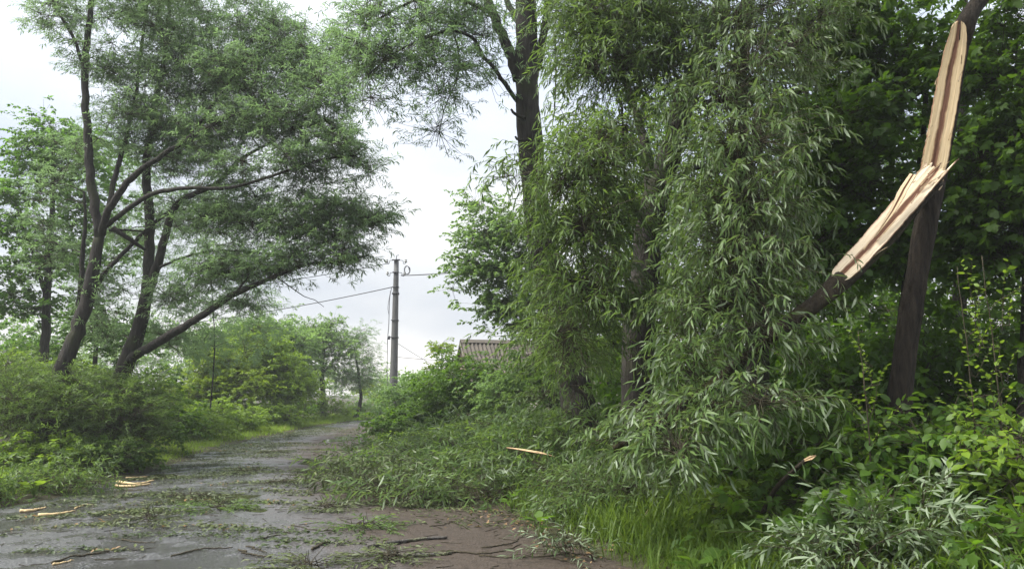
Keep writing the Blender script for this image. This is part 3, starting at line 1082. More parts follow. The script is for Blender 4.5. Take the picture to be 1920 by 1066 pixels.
blobsB = [
    PB(640, 410, 70, 45, DB - 1.4, .8, 18), PB(700, 425, 45, 40, DB - 1.5, .5, 10), PB(560, 430, 80, 55, DB - 1.3, .9, 18), PB(650, 490, 60, 40, DB - 1.5, .6, 14),
    PB(470, 430, 80, 60, DB - .8, .9, 16), PB(480, 520, 80, 40, DB - 1.2, .7, 14), PB(560, 500, 70, 40, DB - 1.4, .6, 12), PB(380, 430, 70, 60, DB - .6, .8, 12), PB(400, 520, 60, 50, DB - .9, .7, 12),
    PB(340, 560, 60, 50, DB - .2, .7, 10), PB(320, 640, 50, 40, DB + .3, .6, 8), PB(330, 200, 110, 110, DB + .6, 1.0, 20), PB(450, 200, 110, 100, DB + .4, 1.0, 20), PB(300, 40, 120, 80, DB + .7, 1., 16),
    PB(540, 60, 60, 60, DB, 1., 10), PB(230, 470, 60, 60, DB + .6, .6, 8), PB(440, 580, 60, 20, DB - 1., .5, 6), PB(350, 300, 90, 60, DB + .5, .8, 14), PB(200, 620, 50, 50, DB + .7, .5, 7), PB(430, 400, 110, 50, DB - .3, .9, 12), PB(540, 390, 90, 50, DB - .8, .9, 12), PB(620, 450, 90, 50, DB - 1.2, .8, 12), PB(440, 500, 110, 50, DB - .8, .8, 12), PB(320, 430, 70, 60, DB + .4, .7, 7)]
plant('willow_tree', 'willow with one long low limb arching out over the road, left side', 'willow tree', bb, [(q[0], q[1], int(q[2] * 1.0), int(q[3] * 1.1), q[4] * .72) for q in blobsB],
      T_WEEP, 'narrow', M['willow_pale'], limbsB, group='roadside willows')

# snapped branch caught in the fork
sb = P(243, 445, DA - .15)
a = Acc()
tube(a, spline(D3(DA + .05, (212, 428), (240, 446, .05), (272, 468, .45)), 9), np.linspace(.055, .03, 9), 8, .06, 3)
o = a.build('snapped_branch', M['bark'], origin=tuple(sb), smooth=True)
tag(o, 'short snapped branch wedged crosswise between the limbs of the left willows', 'branch')
a = Acc(); tube(a, spline(D3(DA + .05, (205, 432, .0), (235, 431, .02), (268, 434, .25)), 7), np.linspace(.03, .018, 7), 6, .05, 5)
a.build('side_shoot', M['bark'], None, origin=tuple(sb), smooth=True).parent = o
o.children[0].location = (0, 0, 0)

# ------------------------------------------------------------------ trees behind the left willows
def tree_simple(name, label, px, d, trunk_px, blobs, tpls, geo, leaf, r=.14, group=None, lims=(), **k):
    b = gp(px, d)
    tr = [b - [0, 0, .2]] + [P(*p) for p in trunk_px]
    limbs = [('trunk', tr, r, r * .3, 10)] + [('limb', [P(*p) for p in lp], r * .4, r * .12, 7) for lp in lims]
    return plant(name, label, 'tree', b, blobs, tpls, geo, leaf, limbs, group=group, **k)


d = 20.
tree_simple('maple_tree', 'broadleaf tree with layered crown at the left edge behind the leaning willow', 82, d,
            [(84, 640, d), (88, 540, d), (95, 440, d), (100, 330, d), (95, 240, d)],
            [PB(95, 250, 50, 55, d, .8, 12), PB(45, 290, 45, 50, d, .8, 10), PB(110, 330, 60, 60, d, .9, 12), PB(30, 370, 50, 40, d, .8, 9), PB(60, 440, 70, 40, d, .9, 11), PB(10, 510, 50, 40, d, .8, 8),
             PB(110, 480, 50, 50, d, .8, 9), PB(60, 570, 80, 40, d, .9, 12), PB(160, 400, 50, 80, d, .8, 12), PB(10, 430, 30, 40, d, .6, 6), PB(150, 290, 40, 60, d, .8, 8)],
            T_COMP, 'oval', M['boxelder'], .15, lims=[[(90, 570, d), (70, 500, d - .3), (45, 430, d - .4), (25, 370, d - .4)], [(96, 470, d), (60, 420, d), (20, 400, d)]], scl=(1.0, 1.4))
d = 24.
tree_simple('background_tree', 'slim pale tree seen through the gap behind both left willows', 400, d,
            [(402, 660, d), (398, 560, d), (392, 460, d)],
            [PB(400, 480, 70, 60, d, 1, 10, 14, .4), PB(350, 560, 60, 60, d, 1, 9, 14, .4), PB(450, 560, 40, 40, d, 1, 6, 14, .4), PB(300, 480, 60, 60, d, 1, 8, 14, .4), PB(360, 640, 70, 50, d, 1, 14, 14, .4), PB(330, 400, 90, 70, d, 1, 12, 14, .4), PB(430, 420, 90, 60, d, 1, 10, 14, .4), PB(260, 330, 80, 80, d, 1, 10, 14, .4), PB(470, 640, 60, 50, d, 1, 9, 14, .4)],
            T_FARW, 'narrow', M['willow_pale'], .03, scl=(.7, 1.0), twigs=False)
d = 22.
tree_simple('background_tree', 'dark young tree between the trunks of the two left willows', 175, d,
            [(178, 690, d), (180, 600, d), (183, 480, d)],
            [PB(190, 520, 60, 60, d, .9, 9, 14, .38), PB(200, 620, 60, 50, d, .9, 12, 14, .38), PB(150, 600, 50, 50, d, .9, 10, 14, .38), PB(60, 650, 90, 50, d, 1., 16, 14, .38), PB(240, 640, 50, 50, d, .8, 8, 14, .38), PB(220, 420, 60, 80, d, .9, 12, 14, .38), PB(200, 300, 60, 70, d, .9, 10, 14, .38), PB(130, 520, 60, 60, d, .9, 9, 14, .38)],
            T_COMP, 'oval', M['boxelder'], .09, scl=(1.0, 1.4), twigs=False)

# ------------------------------------------------------------------ left undergrowth
def shrub(name, label, px, d, w, h, n, tpls, geo, leaf, depth=None, z0=.0, lean=0., n_leaf=0, cr=.24, ns=12, scl=(.8, 1.2), cat='shrub', group=None, tilt=.25, stem_r=.02, twigs=True):
    b = gp(px, d)
    dp = depth or w * .45
    g = np.random.default_rng(int(px * 7 + d * 13))
    blobs = []
    k = max(3, int(w / .7))
    for q_ in range(k):
        fx = (q_ + .5) / k * 2 - 1
        hh = h * (1 - .35 * fx * fx) * g.uniform(.8, 1.08)
        zc = float(terrain(b[0] + fx * w / 2, d))
        blobs.append(WB(b[0] + fx * w * .5 + lean * hh * .5, d + g.normal(0, dp * .25), zc + z0 + hh * .52, w / k * .85, dp, hh * .46, max(3, n // k), ns, cr))
    return plant(name, label, cat, b, blobs, tpls, geo, leaf, (), group=group, scl=scl, n_leaf=n_leaf, tilt=tilt, stem_r=stem_r, twigs=twigs)


GL = 'undergrowth below the left willows'
shrub('willow_shrub', 'dark willow thicket below the trunks at the left edge', 50, 15.0, 3.2, 2.5, 90, T_BUSHY, 'narrow', M['willow'], group=GL)
shrub('willow_shrub', 'dense feathery willow thicket between the two left trunks', 160, 14.4, 2.3, 2.5, 84, T_BUSHY, 'narrow', M['willow'], group=GL)
shrub('willow_shrub', 'dark rounded willow shrub in front of the right-hand left trunk', 228, 14.8, 1.6, 2.1, 54, T_BUSHY, 'narrow', M['willow'], group=GL)
shrub('elder_shrub', 'yellowish leafy shrub behind the thicket at the left edge', 20, 17.0, 3.5, 3.2, 60, T_COMP, 'oval', M['fresh'], group=GL, scl=(1., 1.4))
shrub('elder_shrub', 'small bright shrub at the foot of the left thicket nearest the verge', 95, 13.6, 1.5, .6, 22, T_COMP, 'oval', M['fresh'], group=GL)
shrub('elder_shrub', 'low green shrub where the left thicket meets the grassy verge', 200, 14.0, 1.2, .6, 18, T_COMP, 'oval', M['shrub'], group=GL)
shrub('elder_shrub', 'green shrub right of the left willow trunks by the roadside', 290, 18.0, 1.6, 2.1, 38, T_COMP, 'oval', M['shrub'], group=GL, scl=(1., 1.3))
shrub('elder_shrub', 'tangled shrub in the shade left of the road edge puddle', 160, 13.6, 1.3, .55, 18, T_BUSHY, 'narrow', M['willow'], group=GL)

# ------------------------------------------------------------------ far side of the road: bushes and trees in the middle distance
GM = 'bushes and trees beyond the left verge'
d = 31.
tree_simple('lime_green_bush', 'rounded bright yellow-green bush in the middle distance left of the road', 415, d,
            [(415, 720, d), (415, 690, d)],
            [PB(415, 700, 80, 40, d, 1.2, 38, 16, .38), PB(380, 730, 70, 30, d, 1.2, 22, 16, .34), PB(460, 725, 55, 35, d, 1.2, 20, 16, .34), PB(340, 745, 40, 25, d, 1., 12, 16, .34), PB(420, 670, 45, 18, d, .9, 12, 16, .3)],
            T_COMP, 'oval', M['lime'], .08, GM, scl=(1.1, 1.5), twigs=False)
d = 38.
tree_simple('grey_green_tree', 'tall pale grey-green tree rising behind the lime green bush', 470, d,
            [(475, 720, d), (480, 660, d), (490, 610, d)],
            [PB(500, 625, 55, 35, d, 1.6, 46, 14, .5), PB(460, 640, 55, 40, d, 1.6, 42, 14, .5), PB(540, 640, 45, 40, d, 1.6, 37, 14, .5), PB(490, 680, 80, 40, d, 1.8, 58, 14, .5), PB(545, 700, 50, 50, d, 1.6, 37, 14, .5), PB(400, 650, 40, 40, d, 1.5, 29, 14, .5)],
            T_FAR, 'oval', M['pale'], .16, GM, scl=(.7, 1.0), twigs=False)
d = 33.
tree_simple('yellow_green_tree', 'mid green tree with yellowish top between the lime bush and thin trees', 520, d,
            [(520, 730, d), (515, 690, d)],
            [PB(490, 650, 50, 28, d, 1.3, 37, 14, .42), PB(520, 690, 45, 35, d, 1.3, 37, 14, .42), PB(530, 735, 45, 25, d, 1.3, 29, 14, .42), PB(560, 725, 30, 25, d, 1.1, 18, 14, .42)],
            T_FAR, 'oval', M['fresh'], .12, GM, scl=(.6, .9), twigs=False)
d = 41.
tree_simple('thin_tree', 'thin-trunked open tree with sky showing through, left of the pole', 612, d,
            [(606, 745, d), (604, 690, d), (610, 640, d), (622, 605, d)],
            [PB(590, 620, 30, 18, d, 1.2, 18, 12, .42), PB(620, 635, 45, 28, d, 1.3, 26, 12, .42), PB(580, 650, 40, 25, d, 1.2, 21, 12, .42), PB(640, 665, 40, 30, d, 1.3, 22, 12, .42), PB(600, 690, 40, 16, d, 1.2, 9, 12, .42), PB(560, 690, 30, 40, d, 1.2, 21, 12, .42), PB(625, 605, 12, 10, d, .6, 5, 10, .3)],
            T_FAR, 'oval', M['pale'], .17, GM, scl=(.55, .85), lims=[[(604, 700, d), (622, 680, d), (640, 660, d), (655, 640, d)], [(605, 690, d), (590, 660, d), (580, 640, d)]])
tree_simple('thin_tree', 'sparse grey-green tree next to the pole with a drooping right side', 670, d + 1,
            [(676, 750, d + 1), (672, 700, d + 1), (664, 650, d + 1)],
            [PB(665, 640, 30, 25, d + 1, 1.2, 18, 12, .42), PB(685, 680, 22, 35, d + 1, 1.0, 18, 12, .42), PB(655, 710, 35, 35, d + 1, 1.2, 25, 12, .42), PB(690, 720, 18, 25, d + 1, 1., 12, 12, .42), PB(680, 625, 22, 18, d + 1, .8, 3, 8, .4)],
            T_FARW, 'narrow', M['willow_pale'], .12, GM, scl=(.55, .85))
shrub('roadside_bush', 'low fresh green bush under the thin trees by the far bend', 615, 39, 2.6, 1.3, 26, T_FAR, 'oval', M['fresh'], group=GM, scl=(.5, .75), twigs=False)
shrub('roadside_bush', 'small pale bush at the far bend just left of the pole foot', 690, 43, 2.0, 1.1, 18, T_FAR, 'oval', M['pale'], group=GM, scl=(.5, .75), twigs=False)
shrub('roadside_bush', 'brownish green bush filling the gap left of the pole', 715, 47, 2.6, 2.2, 14, T_FAR, 'oval', M['lime'], group=GM, scl=(.5, .8), twigs=False)
shrub('roadside_bush', 'dark green bush below the yellowish tree across the verge', 545, 36, 2.6, 1.6, 22, T_FAR, 'oval', M['shrub'], group=GM, scl=(.5, .75), twigs=False)
for k_, (px_, d_, w_, h_, lab, mt) in enumerate([
        (350, 23.5, 2.4, 1.0, 'nearest hump of the bright tangled hedge along the left verge', 'fresh'),
        (415, 27.0, 2.7, 1.1, 'middle hump of the bright tangled hedge along the left verge', 'fresh'),
        (490, 31.0, 2.8, 1.05, 'farthest hump of the bright tangled hedge along the left verge', 'fresh')]):
    shrub('low_hedge', lab, px_, d_, w_, h_, 50, T_COMP, 'oval', M[mt], group='tangled hedge on the left verge', scl=(1.0, 1.4), cr=.3, ns=14, twigs=False, cat='hedge')
# woodland far behind everything
for k_, (px_, d_, w_, h_, lab) in enumerate([
        (60, 48, 11, 8, 'far tree mass behind the left edge of the willows'), (260, 52, 10, 7, 'far tree mass behind the willow trunks'),
        (430, 60, 10, 7.5, 'far tree mass left of the lime green bush'), (650, 62, 16, 4.2, 'far low woods closing the road bend left of the pole'), (800, 55, 7, 2.6, 'far low tree line right of the pole'), (1000, 50, 9, 5, 'far trees behind the slate roof')]):
    shrub('far_tree', lab, px_, d_, w_, h_, 70, T_FAR, 'oval', M['pale'], group='far woodland', scl=(1., 1.5), cr=.8, ns=12, twigs=False, cat='tree', depth=2.0, stem_r=.1)

# ------------------------------------------------------------------ around the house and pole
GH = 'bushes in front of the house'
d = 26.
shrub('garden_bush', 'fresh green garden bush just right of the pole', 800, 25, 2.4, 2.4, 60, T_COMP, 'oval', M['pale'], group=GH, scl=(1., 1.4), twigs=False)
shrub('garden_bush', 'dark bluish garden bush in front of the slate roof', 885, 22.5, 3.0, 2.95, 96, T_COMP, 'oval', M['shrub'], group=GH, scl=(1., 1.4), twigs=False)
shrub('garden_bush', 'dark dense bush at the foot of the pole beside the road', 770, 22, 1.6, 1.3, 40, T_COMP, 'oval', M['shrub'], group=GH, scl=(.9, 1.3), twigs=False)
shrub('garden_bush', 'green bush below the right end of the slate roof', 985, 21, 2.4, 2.5, 64, T_COMP, 'oval', M['pale'], group=GH, scl=(1., 1.4), twigs=False)
tree_simple('young_tree', 'slender young tree top poking up left of the slate roof', 828, 26, [(828, 700, 26), (828, 650, 26)],
            [PB(830, 655, 14, 16, 26, .4, 7, 10, .2), PB(832, 690, 22, 18, 26, .5, 8, 10, .22)], T_COMP, 'oval', M['lime'], .04, GH, scl=(.8, 1.1))
d = 20.
tree_simple('box_elder_tree', 'pale green box elder leaning over the slate roof beside the tall trunk', 1040, d,
            [(1035, 700, d), (1020, 600, d), (1000, 500, d), (985, 430, d)],
            [PB(905, 440, 45, 35, d, .9, 12), PB(960, 430, 50, 45, d, 1., 16), PB(885, 500, 40, 25, d, .8, 9), PB(940, 510, 60, 40, d, 1., 16), PB(940, 575, 45, 30, d, .9, 12), PB(1000, 560, 60, 60, d, 1., 18), PB(975, 610, 50, 25, d, .9, 10), PB(850, 540, 14, 8, d, .3, 2, 8, .2), PB(1000, 480, 60, 60, d, 1, 16), PB(900, 385, 30, 16, d, .6, 5)],
            T_COMP, 'oval', M['pale'], .14, None, lims=[[(1005, 520, d), (960, 510, d - .2), (900, 495, d - .3), (850, 480, d - .4)], [(1010, 560, d), (960, 575, d), (915, 585, d)]], scl=(1., 1.35))

# ================================================================== RIGHT-HAND TREES
DC = 12.6
bc = gp(1092, DC)
limbsC = [
    ('trunk', [bc - [0, 0, .2], P(1085, 770, DC), P(1062, 640, DC), P(1030, 520, DC), P(1010, 420, DC), P(1000, 320, DC), P(990, 200, DC), P(988, 100, DC), P(985, -20, DC), P(980, -160, DC)], .28, .165, 22),
    ('limb', D3(DC, (972, 150), (955, 100), (935, 50), (915, 0), (890, -80)), .11, .06, 12),
    ('limb', D3(DC, (985, 60), (960, 20, .3), (935, -30, .5), (905, -90, .6)), .07, .04, 8),
    ('limb', D3(DC, (1008, 130), (1020, 60), (1028, 0), (1040, -80)), .08, .05, 8),
    ('limb', D3(DC, (970, 190), (945, 155, -.3), (925, 125, -.5), (905, 105, -.6), (885, 70, -.7), (840, 58, -.9), (790, 75, -1.0), (740, 100, -1.1), (690, 140, -1.1)), .04, .014, 8),
    ('limb', D3(DC, (930, 30), (890, 10, -.4), (840, -10, -.6), (780, 0, -.8), (720, 30, -.9), (680, 60, -1.)), .04, .014, 8),
    ('limb', D3(DC - .9, (850, 60), (860, 100), (855, 150), (835, 200), (825, 240), (818, 275)), .018, .005, 6),
    ('dead_stub', D3(DC - .22, (985, 222), (966, 214), (958, 205)), .04, .02, 7),
    ('dead_stub', D3(DC - .22, (990, 262), (972, 262), (966, 256)), .035, .018, 7),
]
blobsC = [
    PB(700, 40, 60, 50, DC - .9, .8, 22), PB(780, 40, 60, 50, DC - .9, .8, 20), PB(860, 30, 60, 45, DC - .7, .8, 20), PB(680, 120, 45, 60, DC - 1., .7, 20), PB(740, 130, 50, 50, DC - 1., .7, 20),
    PB(690, 200, 30, 30, DC - 1., .5, 8), PB(810, 120, 45, 50, DC - .9, .7, 15), PB(830, 190, 30, 40, DC - .9, .5, 9), PB(820, 250, 22, 25, DC - .9, .35, 6), PB(870, 130, 35, 50, DC - .7, .6, 10),
    PB(900, 60, 45, 60, DC - .5, .7, 14), PB(925, 160, 25, 25, DC - .4, .4, 3), PB(1060, 40, 50, 50, DC, .9, 16), PB(1120, 20, 60, 40, DC, 1., 18), PB(800, -50, 140, 40, DC - .6, 1., 24), PB(980, -60, 120, 50, DC, 1.2, 24),
    PB(1060, 120, 30, 30, DC + .3, .6, 6)]
blobsC = [(q[0], q[1] * 1.1, max(2, int(q[2] * .62)), q[3], q[4]) for q in blobsC]
plant('tall_tree', 'tall straight dark trunk standing alone against the sky right of centre', 'tree', bc, blobsC,
      T_WEEP, 'narrow', M['willow_pale'], limbsC, M['bark'])
# climbing shoots wrapped round its lower trunk
shrub('willow_shoots', 'willow shoots hiding the lower part of the tall straight trunk', 1055, 11.3, .9, 3.9, 26, T_WEEP_L, 'narrow', M['willow'], depth=.6)

DD = 9.6
bd = gp(1197, DD)
limbsD = [
    ('trunk', [bd - [0, 0, .2], P(1196, 740, DD), P(1200, 600, DD), P(1215, 450, DD), P(1240, 340, DD), P(1268, 250, DD), P(1290, 170, DD), P(1318, 90, DD), P(1350, 10, DD), P(1385, -80, DD)], .24, .10, 18),
    ('limb', D3(DD, (1216, 440), (1218, 360, .2), (1212, 280, .3), (1190, 200, .4), (1160, 120, .4), (1130, 30, .3)), .09, .03, 10),
    ('limb', D3(DD, (1300, 150), (1270, 80, -.5), (1220, 20, -.9), (1160, -10, -1.3), (1100, 0, -1.6)), .05, .02, 8),
    ('limb', D3(DD, (1285, 190), (1330, 130, -.6), (1390, 90, -1.2), (1440, 70, -1.6), (1490, 90, -1.9)), .05, .018, 8),
    ('limb', D3(DD, (1215, 430), (1180, 380, -.6), (1130, 340, -1.2), (1080, 320, -1.6), (1040, 330, -1.8)), .035, .012, 8),
    ('limb', D3(DD, (1240, 350), (1290, 320, -.8), (1340, 310, -1.5), (1390, 330, -2.0), (1430, 380, -2.3)), .04, .012, 8),
    ('limb', D3(DD, (1205, 560), (1170, 520, -.6), (1130, 500, -1.2), (1090, 510, -1.5)), .03, .01, 8),
    ('hanging_stem', D3(DD - 1.2, (1165, 190), (1170, 280), (1172, 360), (1182, 440)), .014, .008, 6),
    ('hanging_stem', D3(DD - .2, (1040, 60), (1042, 130), (1040, 200), (1036, 230)), .016, .008, 6),
]
blobsD = [
    PB(1120, 60, 70, 60, DD - 1.0, .8, 20), PB(1190, 50, 70, 60, DD - 1.0, .8, 20), PB(1280, 50, 70, 60, DD - .8, .9, 16), PB(1170, 140, 60, 50, DD - 1.2, .7, 13), PB(1110, 150, 40, 50, DD - 1.2, .6, 8),
    PB(1110, 330, 60, 50, DD - 1.5, .7, 14), PB(1150, 270, 50, 50, DD - 1.2, .7, 9), PB(1060, 360, 35, 40, DD - 1.5, .5, 8), PB(955, 352, 40, 12, DD - 1.6, .25, 4, 4, .12), PB(1090, 450, 60, 50, DD - 1.4, .7, 14), PB(1140, 420, 35, 50, DD - 1.1, .5, 6),
    PB(1110, 560, 70, 50, DD - 1.4, .7, 16), PB(1250, 130, 50, 60, DD - 1.2, .6, 9), PB(1060, 640, 50, 50, DD - .8, .7, 11), PB(1250, -60, 160, 40, DD, 1.2, 16), WB(1.6, 8.2, 8.0, 2.0, 2.2, 1.1, 34)]  # last blob: crown above the view, added to shade the right bank
plant('leaning_willow', 'leaning dark willow trunk half hidden by its own hanging foliage', 'willow tree', bd, blobsD,
      T_WEEP_L, 'narrow', M['willow'], limbsD, M['bark'], n_leaf=300, fine='narrow_fine')

# curtain of hanging boughs in front: a second willow whose stem shows only at the top
DE = 8.4
be = gp(1395, DE + 1.4)
limbsE = [
    ('trunk', [be - [0, 0, .2], P(1420, 640, DE + 1.4), P(1405, 400, DE + 1.3), P(1385, 200, DE + 1.2), P(1392, 90, DE + 1.1), P(1402, 0, DE + 1.0), P(1410, -100, DE + .9)], .17, .09, 14),
    ('limb', D3(DE + 1.1, (1392, 100), (1430, 60, -.6), (1480, 60, -1.2), (1540, 90, -1.6)), .05, .014, 8),
    ('limb', D3(DE + 1.1, (1388, 180), (1350, 140, -.8), (1320, 150, -1.6), (1300, 200, -2.0)), .045, .012, 8),
    ('limb', D3(DE + 1.2, (1390, 260), (1400, 230, -1.0), (1420, 260, -1.9), (1440, 330, -2.4)), .045, .012, 8),
    ('limb', D3(DE + 1.3, (1405, 400), (1380, 370, -1.0), (1370, 400, -1.8), (1365, 460, -2.2)), .04, .01, 8),
]
blobsE = [
    PB(1350, 190, 50, 60, DE - 1.0, .5, 9), PB(1400, 160, 55, 60, DE - 1.0, .5, 9), PB(1470, 130, 45, 50, DE - .7, .5, 8), PB(1520, 60, 45, 40, DE - .5, .5, 7), PB(1370, 60, 70, 40, DE - .5, .6, 10), PB(1450, 30, 60, 30, DE - .4, .6, 8),
    PB(1375, 300, 45, 55, DE - 1.4, .5, 10), PB(1420, 290, 35, 45, DE - 1.4, .4, 6), PB(1370, 400, 42, 50, DE - 1.4, .5, 9), PB(1400, 410, 45, 50, DE - 1.5, .5, 10), PB(1375, 500, 42, 50, DE - 1.5, .5, 11), PB(1420, 500, 35, 40, DE - 1.6, .4, 7),
    PB(1340, 590, 35, 40, DE - 1.5, .4, 7), PB(1390, 585, 45, 35, DE - 1.6, .4, 9), PB(1490, 190, 25, 40, DE - .8, .4, 3), WB(3.0, 7.0, 7.2, 1.6, 2.2, .9, 24)]  # WB blob: unseen overhead foliage, added to darken the bank below
blobsE = [(q[0], q[1], int(q[2] * 1.05), q[3], q[4]) for q in blobsE]
plant('weeping_willow', 'weeping willow curtain of long hanging leaves left of the split trunk', 'willow tree', be, blobsE,
      T_WEEP_N, 'narrow_mid', M['silver'], limbsE, M['bark'], n_leaf=300, tilt=.3, scl=(.65, 1.05), fine='narrow_fine')

# ------------------------------------------------------------------ the split tree
wood_m, t = mat_new('torn_wood')
ua = attr(t, 'across').outputs['Fac']; la = attr(t, 'along').outputs['Fac']
cmb = N(t, 'ShaderNodeCombineXYZ'); L(t, ua, cmb.inputs[0]); L(t, mth(t, 'MULTIPLY', la, .06), cmb.inputs[1])
gr = noise(t, 26, 5, .65, cmb.outputs[0]); gr2 = noise(t, 7, 3, .6, cmb.outputs[0])
cmb2 = N(t, 'ShaderNodeCombineXYZ'); L(t, mth(t, 'MULTIPLY', la, 1.3), cmb2.inputs[0])
wv = noise(t, 2.2, 3, .6, cmb2.outputs[0])
fine = noise(t, 75, 4, .7, cmb.outputs[0])
base_c = ramp(t, gr.outputs[0], [(.28, (.36, .24, .11)), (.42, (.58, .43, .23)), (.58, (.66, .51, .30)), (.75, (.76, .63, .42))]).outputs[0]
tintf = attr(t, 'tint').outputs['Fac']
base_c = mixc(t, tintf, base_c, ramp(t, gr.outputs[0], [(.28, (.40, .29, .17)), (.42, (.62, .50, .34)), (.75, (.80, .71, .55))]).outputs[0])
base_c = mixc(t, ramp(t, fine.outputs[0], [(.52, 0.), (.70, .6)]).outputs[0], base_c, (.30, .17, .07))
cen = mth(t, 'ABSOLUTE', mth(t, 'ADD', ua, mth(t, 'MULTIPLY_ADD', wv.outputs[0], -.40, .18)))
cen = mth(t, 'MULTIPLY_ADD', gr2.outputs[0], .34, cen)
cen = mth(t, 'MULTIPLY_ADD', fine.outputs[0], .10, cen)
halo = ramp(t, cen, [(.36, .7), (.60, 0.)]).outputs[0]
colw = mixc(t, halo, base_c, mixc(t, gr.outputs[0], (.24, .10, .03), (.56, .33, .15)))
core = ramp(t, cen, [(.34, 1.), (.42, .85), (.49, 0.)]).outputs[0]
corecol = ramp(t, fine.outputs[0], [(.3, (.030, .012, .007)), (.5, (.10, .036, .015)), (.7, (.20, .08, .033))]).outputs[0]
colw = mixc(t, core, colw, corecol)
edge = ramp(t, mth(t, 'ABSOLUTE', ua), [(.90, 0.), (.975, .85)]).outputs[0]
colw = mixc(t, edge, colw, (.20, .10, .05))
finish(t, colw, .62, bump(t, mth(t, 'ADD', gr.outputs[0], mth(t, 'MULTIPLY', gr2.outputs[0], .7)), .55, .012), .3)
M['torn'] = wood_m


def torn_strip(name, root, pts, half, normal, lift, tint=.0, end0='round', end1='flat', spikes=(), thick=.02, concave=.0, seed=0, grid=(70, 25)):
    """a split face: a grid along pts, half width per point, lying at `lift` in front of the axis, with real fibre relief"""
    g = np.random.default_rng(seed)
    n, m = grid
    p = spline(pts, n)
    half = np.interp(np.linspace(0, 1, n), np.linspace(0, 1, len(half)), half)
    tv = nrm(np.gradient(p, axis=0))
    nn = nrm(np.broadcast_to(np.asarray(normal, float), p.shape) - tv * np.sum(np.asarray(normal) * tv, 1, keepdims=True))
    sd = np.cross(tv, nn)
    u = np.linspace(-1, 1, m)
    s = np.linspace(0, 1, n)
    ln = np.linalg.norm(p[-1] - p[0])
    fib = np.cumsum(g.normal(0, .3, m)); fib = (fib - fib.mean()) * .0016
    rel = fib[None] + 0.0010 * np.sin(u * 19 + 2 * np.sin(s * 5)[:, None]) + g.normal(0, .0007, (n, m))
    groove = -.006 * np.exp(-((u[None] + .12 * np.sin(s * 4 + seed)[:, None]) / .12) ** 2)
    rel = rel + groove - concave * (1 - u[None] ** 2)
    jag = np.cumsum(g.normal(0, .02, (n, 2)), 0); jag = jag - np.linspace(0, 1, n)[:, None] * jag[-1]
    jag = jag * .6 + g.normal(0, .012, (n, 2))
    wdt = half[:, None] * (u[None] + jag[:, :1] * np.clip(-u, 0, 1)[None] ** 3 + jag[:, 1:] * np.clip(u, 0, 1)[None] ** 3)
    ext = np.zeros((n, m))
    V = p[:, None] + sd[:, None] * wdt[..., None] + nn[:, None] * (lift + rel)[..., None]
    if end1 == 'splinter':
        k = g.uniform(0, 1, m)
        sp = np.interp(u, [q_[0] for q_ in spikes], [q_[1] for q_ in spikes]) + .04 * k
        w_ = sstep(.72, 1.0, s)[:, None]
        V = V + tv[:, None] * (w_ * sp[None])[..., None] + nn[:, None] * (w_ * sp[None] * .25)[..., None]
    if end0 == 'round':
        w_ = 1 - sstep(0, .16, s)[:, None]
        V = V + tv[:, None] * (w_ * half[0] * 1.5 * (1 - np.sqrt(np.clip(1 - u ** 2, 0, 1)))[None] * 1.0)[..., None]
    back = V - nn[:, None] * thick
    back = back.copy()
    ids = np.arange(n * m).reshape(n, m)
    q1 = np.stack([ids[:-1, :-1], ids[1:, :-1], ids[1:, 1:], ids[:-1, 1:]], -1).reshape(-1, 4)
    q2 = np.stack([ids[:-1, :-1], ids[:-1, 1:], ids[1:, 1:], ids[1:, :-1]], -1).reshape(-1, 4) + n * m
    rim = np.concatenate([ids[0, :], ids[1:, -1], ids[-1, -2::-1], ids[-2:0:-1, 0]])
    r2 = np.roll(rim, -1)
    q3 = np.stack([rim, r2, r2 + n * m, rim + n * m], -1)
    ac = Acc()
    ac.add(np.concatenate([V.reshape(-1, 3), back.reshape(-1, 3)]), None, np.concatenate([q1, q2, q3]), tint)
    o = ac.build(name, M['torn'], root)
    uu = np.tile(np.broadcast_to(u, (n, m)).ravel(), 2)
    ll = np.tile(np.broadcast_to((s * ln)[:, None], (n, m)).ravel(), 2)
    for nm, dat in (('across', uu), ('along', ll)):
        at = o.data.attributes.new(nm, 'FLOAT', 'POINT'); at.data.foreach_set('value', dat.astype(np.float32))
    return o


DS = 7.0
bs = gp(1678, DS)
split = empty('split_tree', bs)
tag(split, 'dark trunk split open with a long strip of raw pale wood and torn limb', 'broken tree')
tp = spline([bs - [0, 0, .2], P(1684, 800, DS), P(1700, 640, DS), P(1722, 500, DS), P(1742, 390, DS), P(1757, 310, DS), P(1774, 220, DS), P(1789, 130, DS), P(1803, 62, DS), P(1824, 18, DS + .05), P(1855, -25, DS + .1), P(1890, -110, DS + .2), P(1915, -260, DS + .3)], 90)
_, tpy, _ = to_px(tp)
trr = np.interp(tpy, [-300, -30, 25, 60, 330, 400, 640, 900], [.060, .070, .082, .104, .110, .100, .098, .118])
cut = np.interp(tpy, [20, 60, 80, 320, 350, 420], [.2, .03, -.02, -.02, .05, .3])
nf = nrm(np.array([-.18, -1.0, -.05]))
a = Acc(); tube(a, tp, trr, 48, .05, 77, flat=(np.broadcast_to(nf, tp.shape), cut))
a.build('trunk', M['bark_near'], split, smooth=True)
wp = [P(1798, 40, DS - .03), P(1794, 75, DS - .02), P(1781, 140, DS), P(1768, 215, DS), P(1755, 285, DS), P(1743, 345, DS)]
torn_strip('split_face', split, wp, [.070, .100, .110, .110, .112, .110], nf, .018, 0.15, 'round', concave=.006, seed=3)
# splinter standing up from the top of the wound
a = Acc(); tube(a, [P(1799, 75, DS - .06), P(1800, 55, DS - .07), P(1801, 30, DS - .06)], [.006, .005, .001], 5); a.build('splinter', M['bark_near'], split)
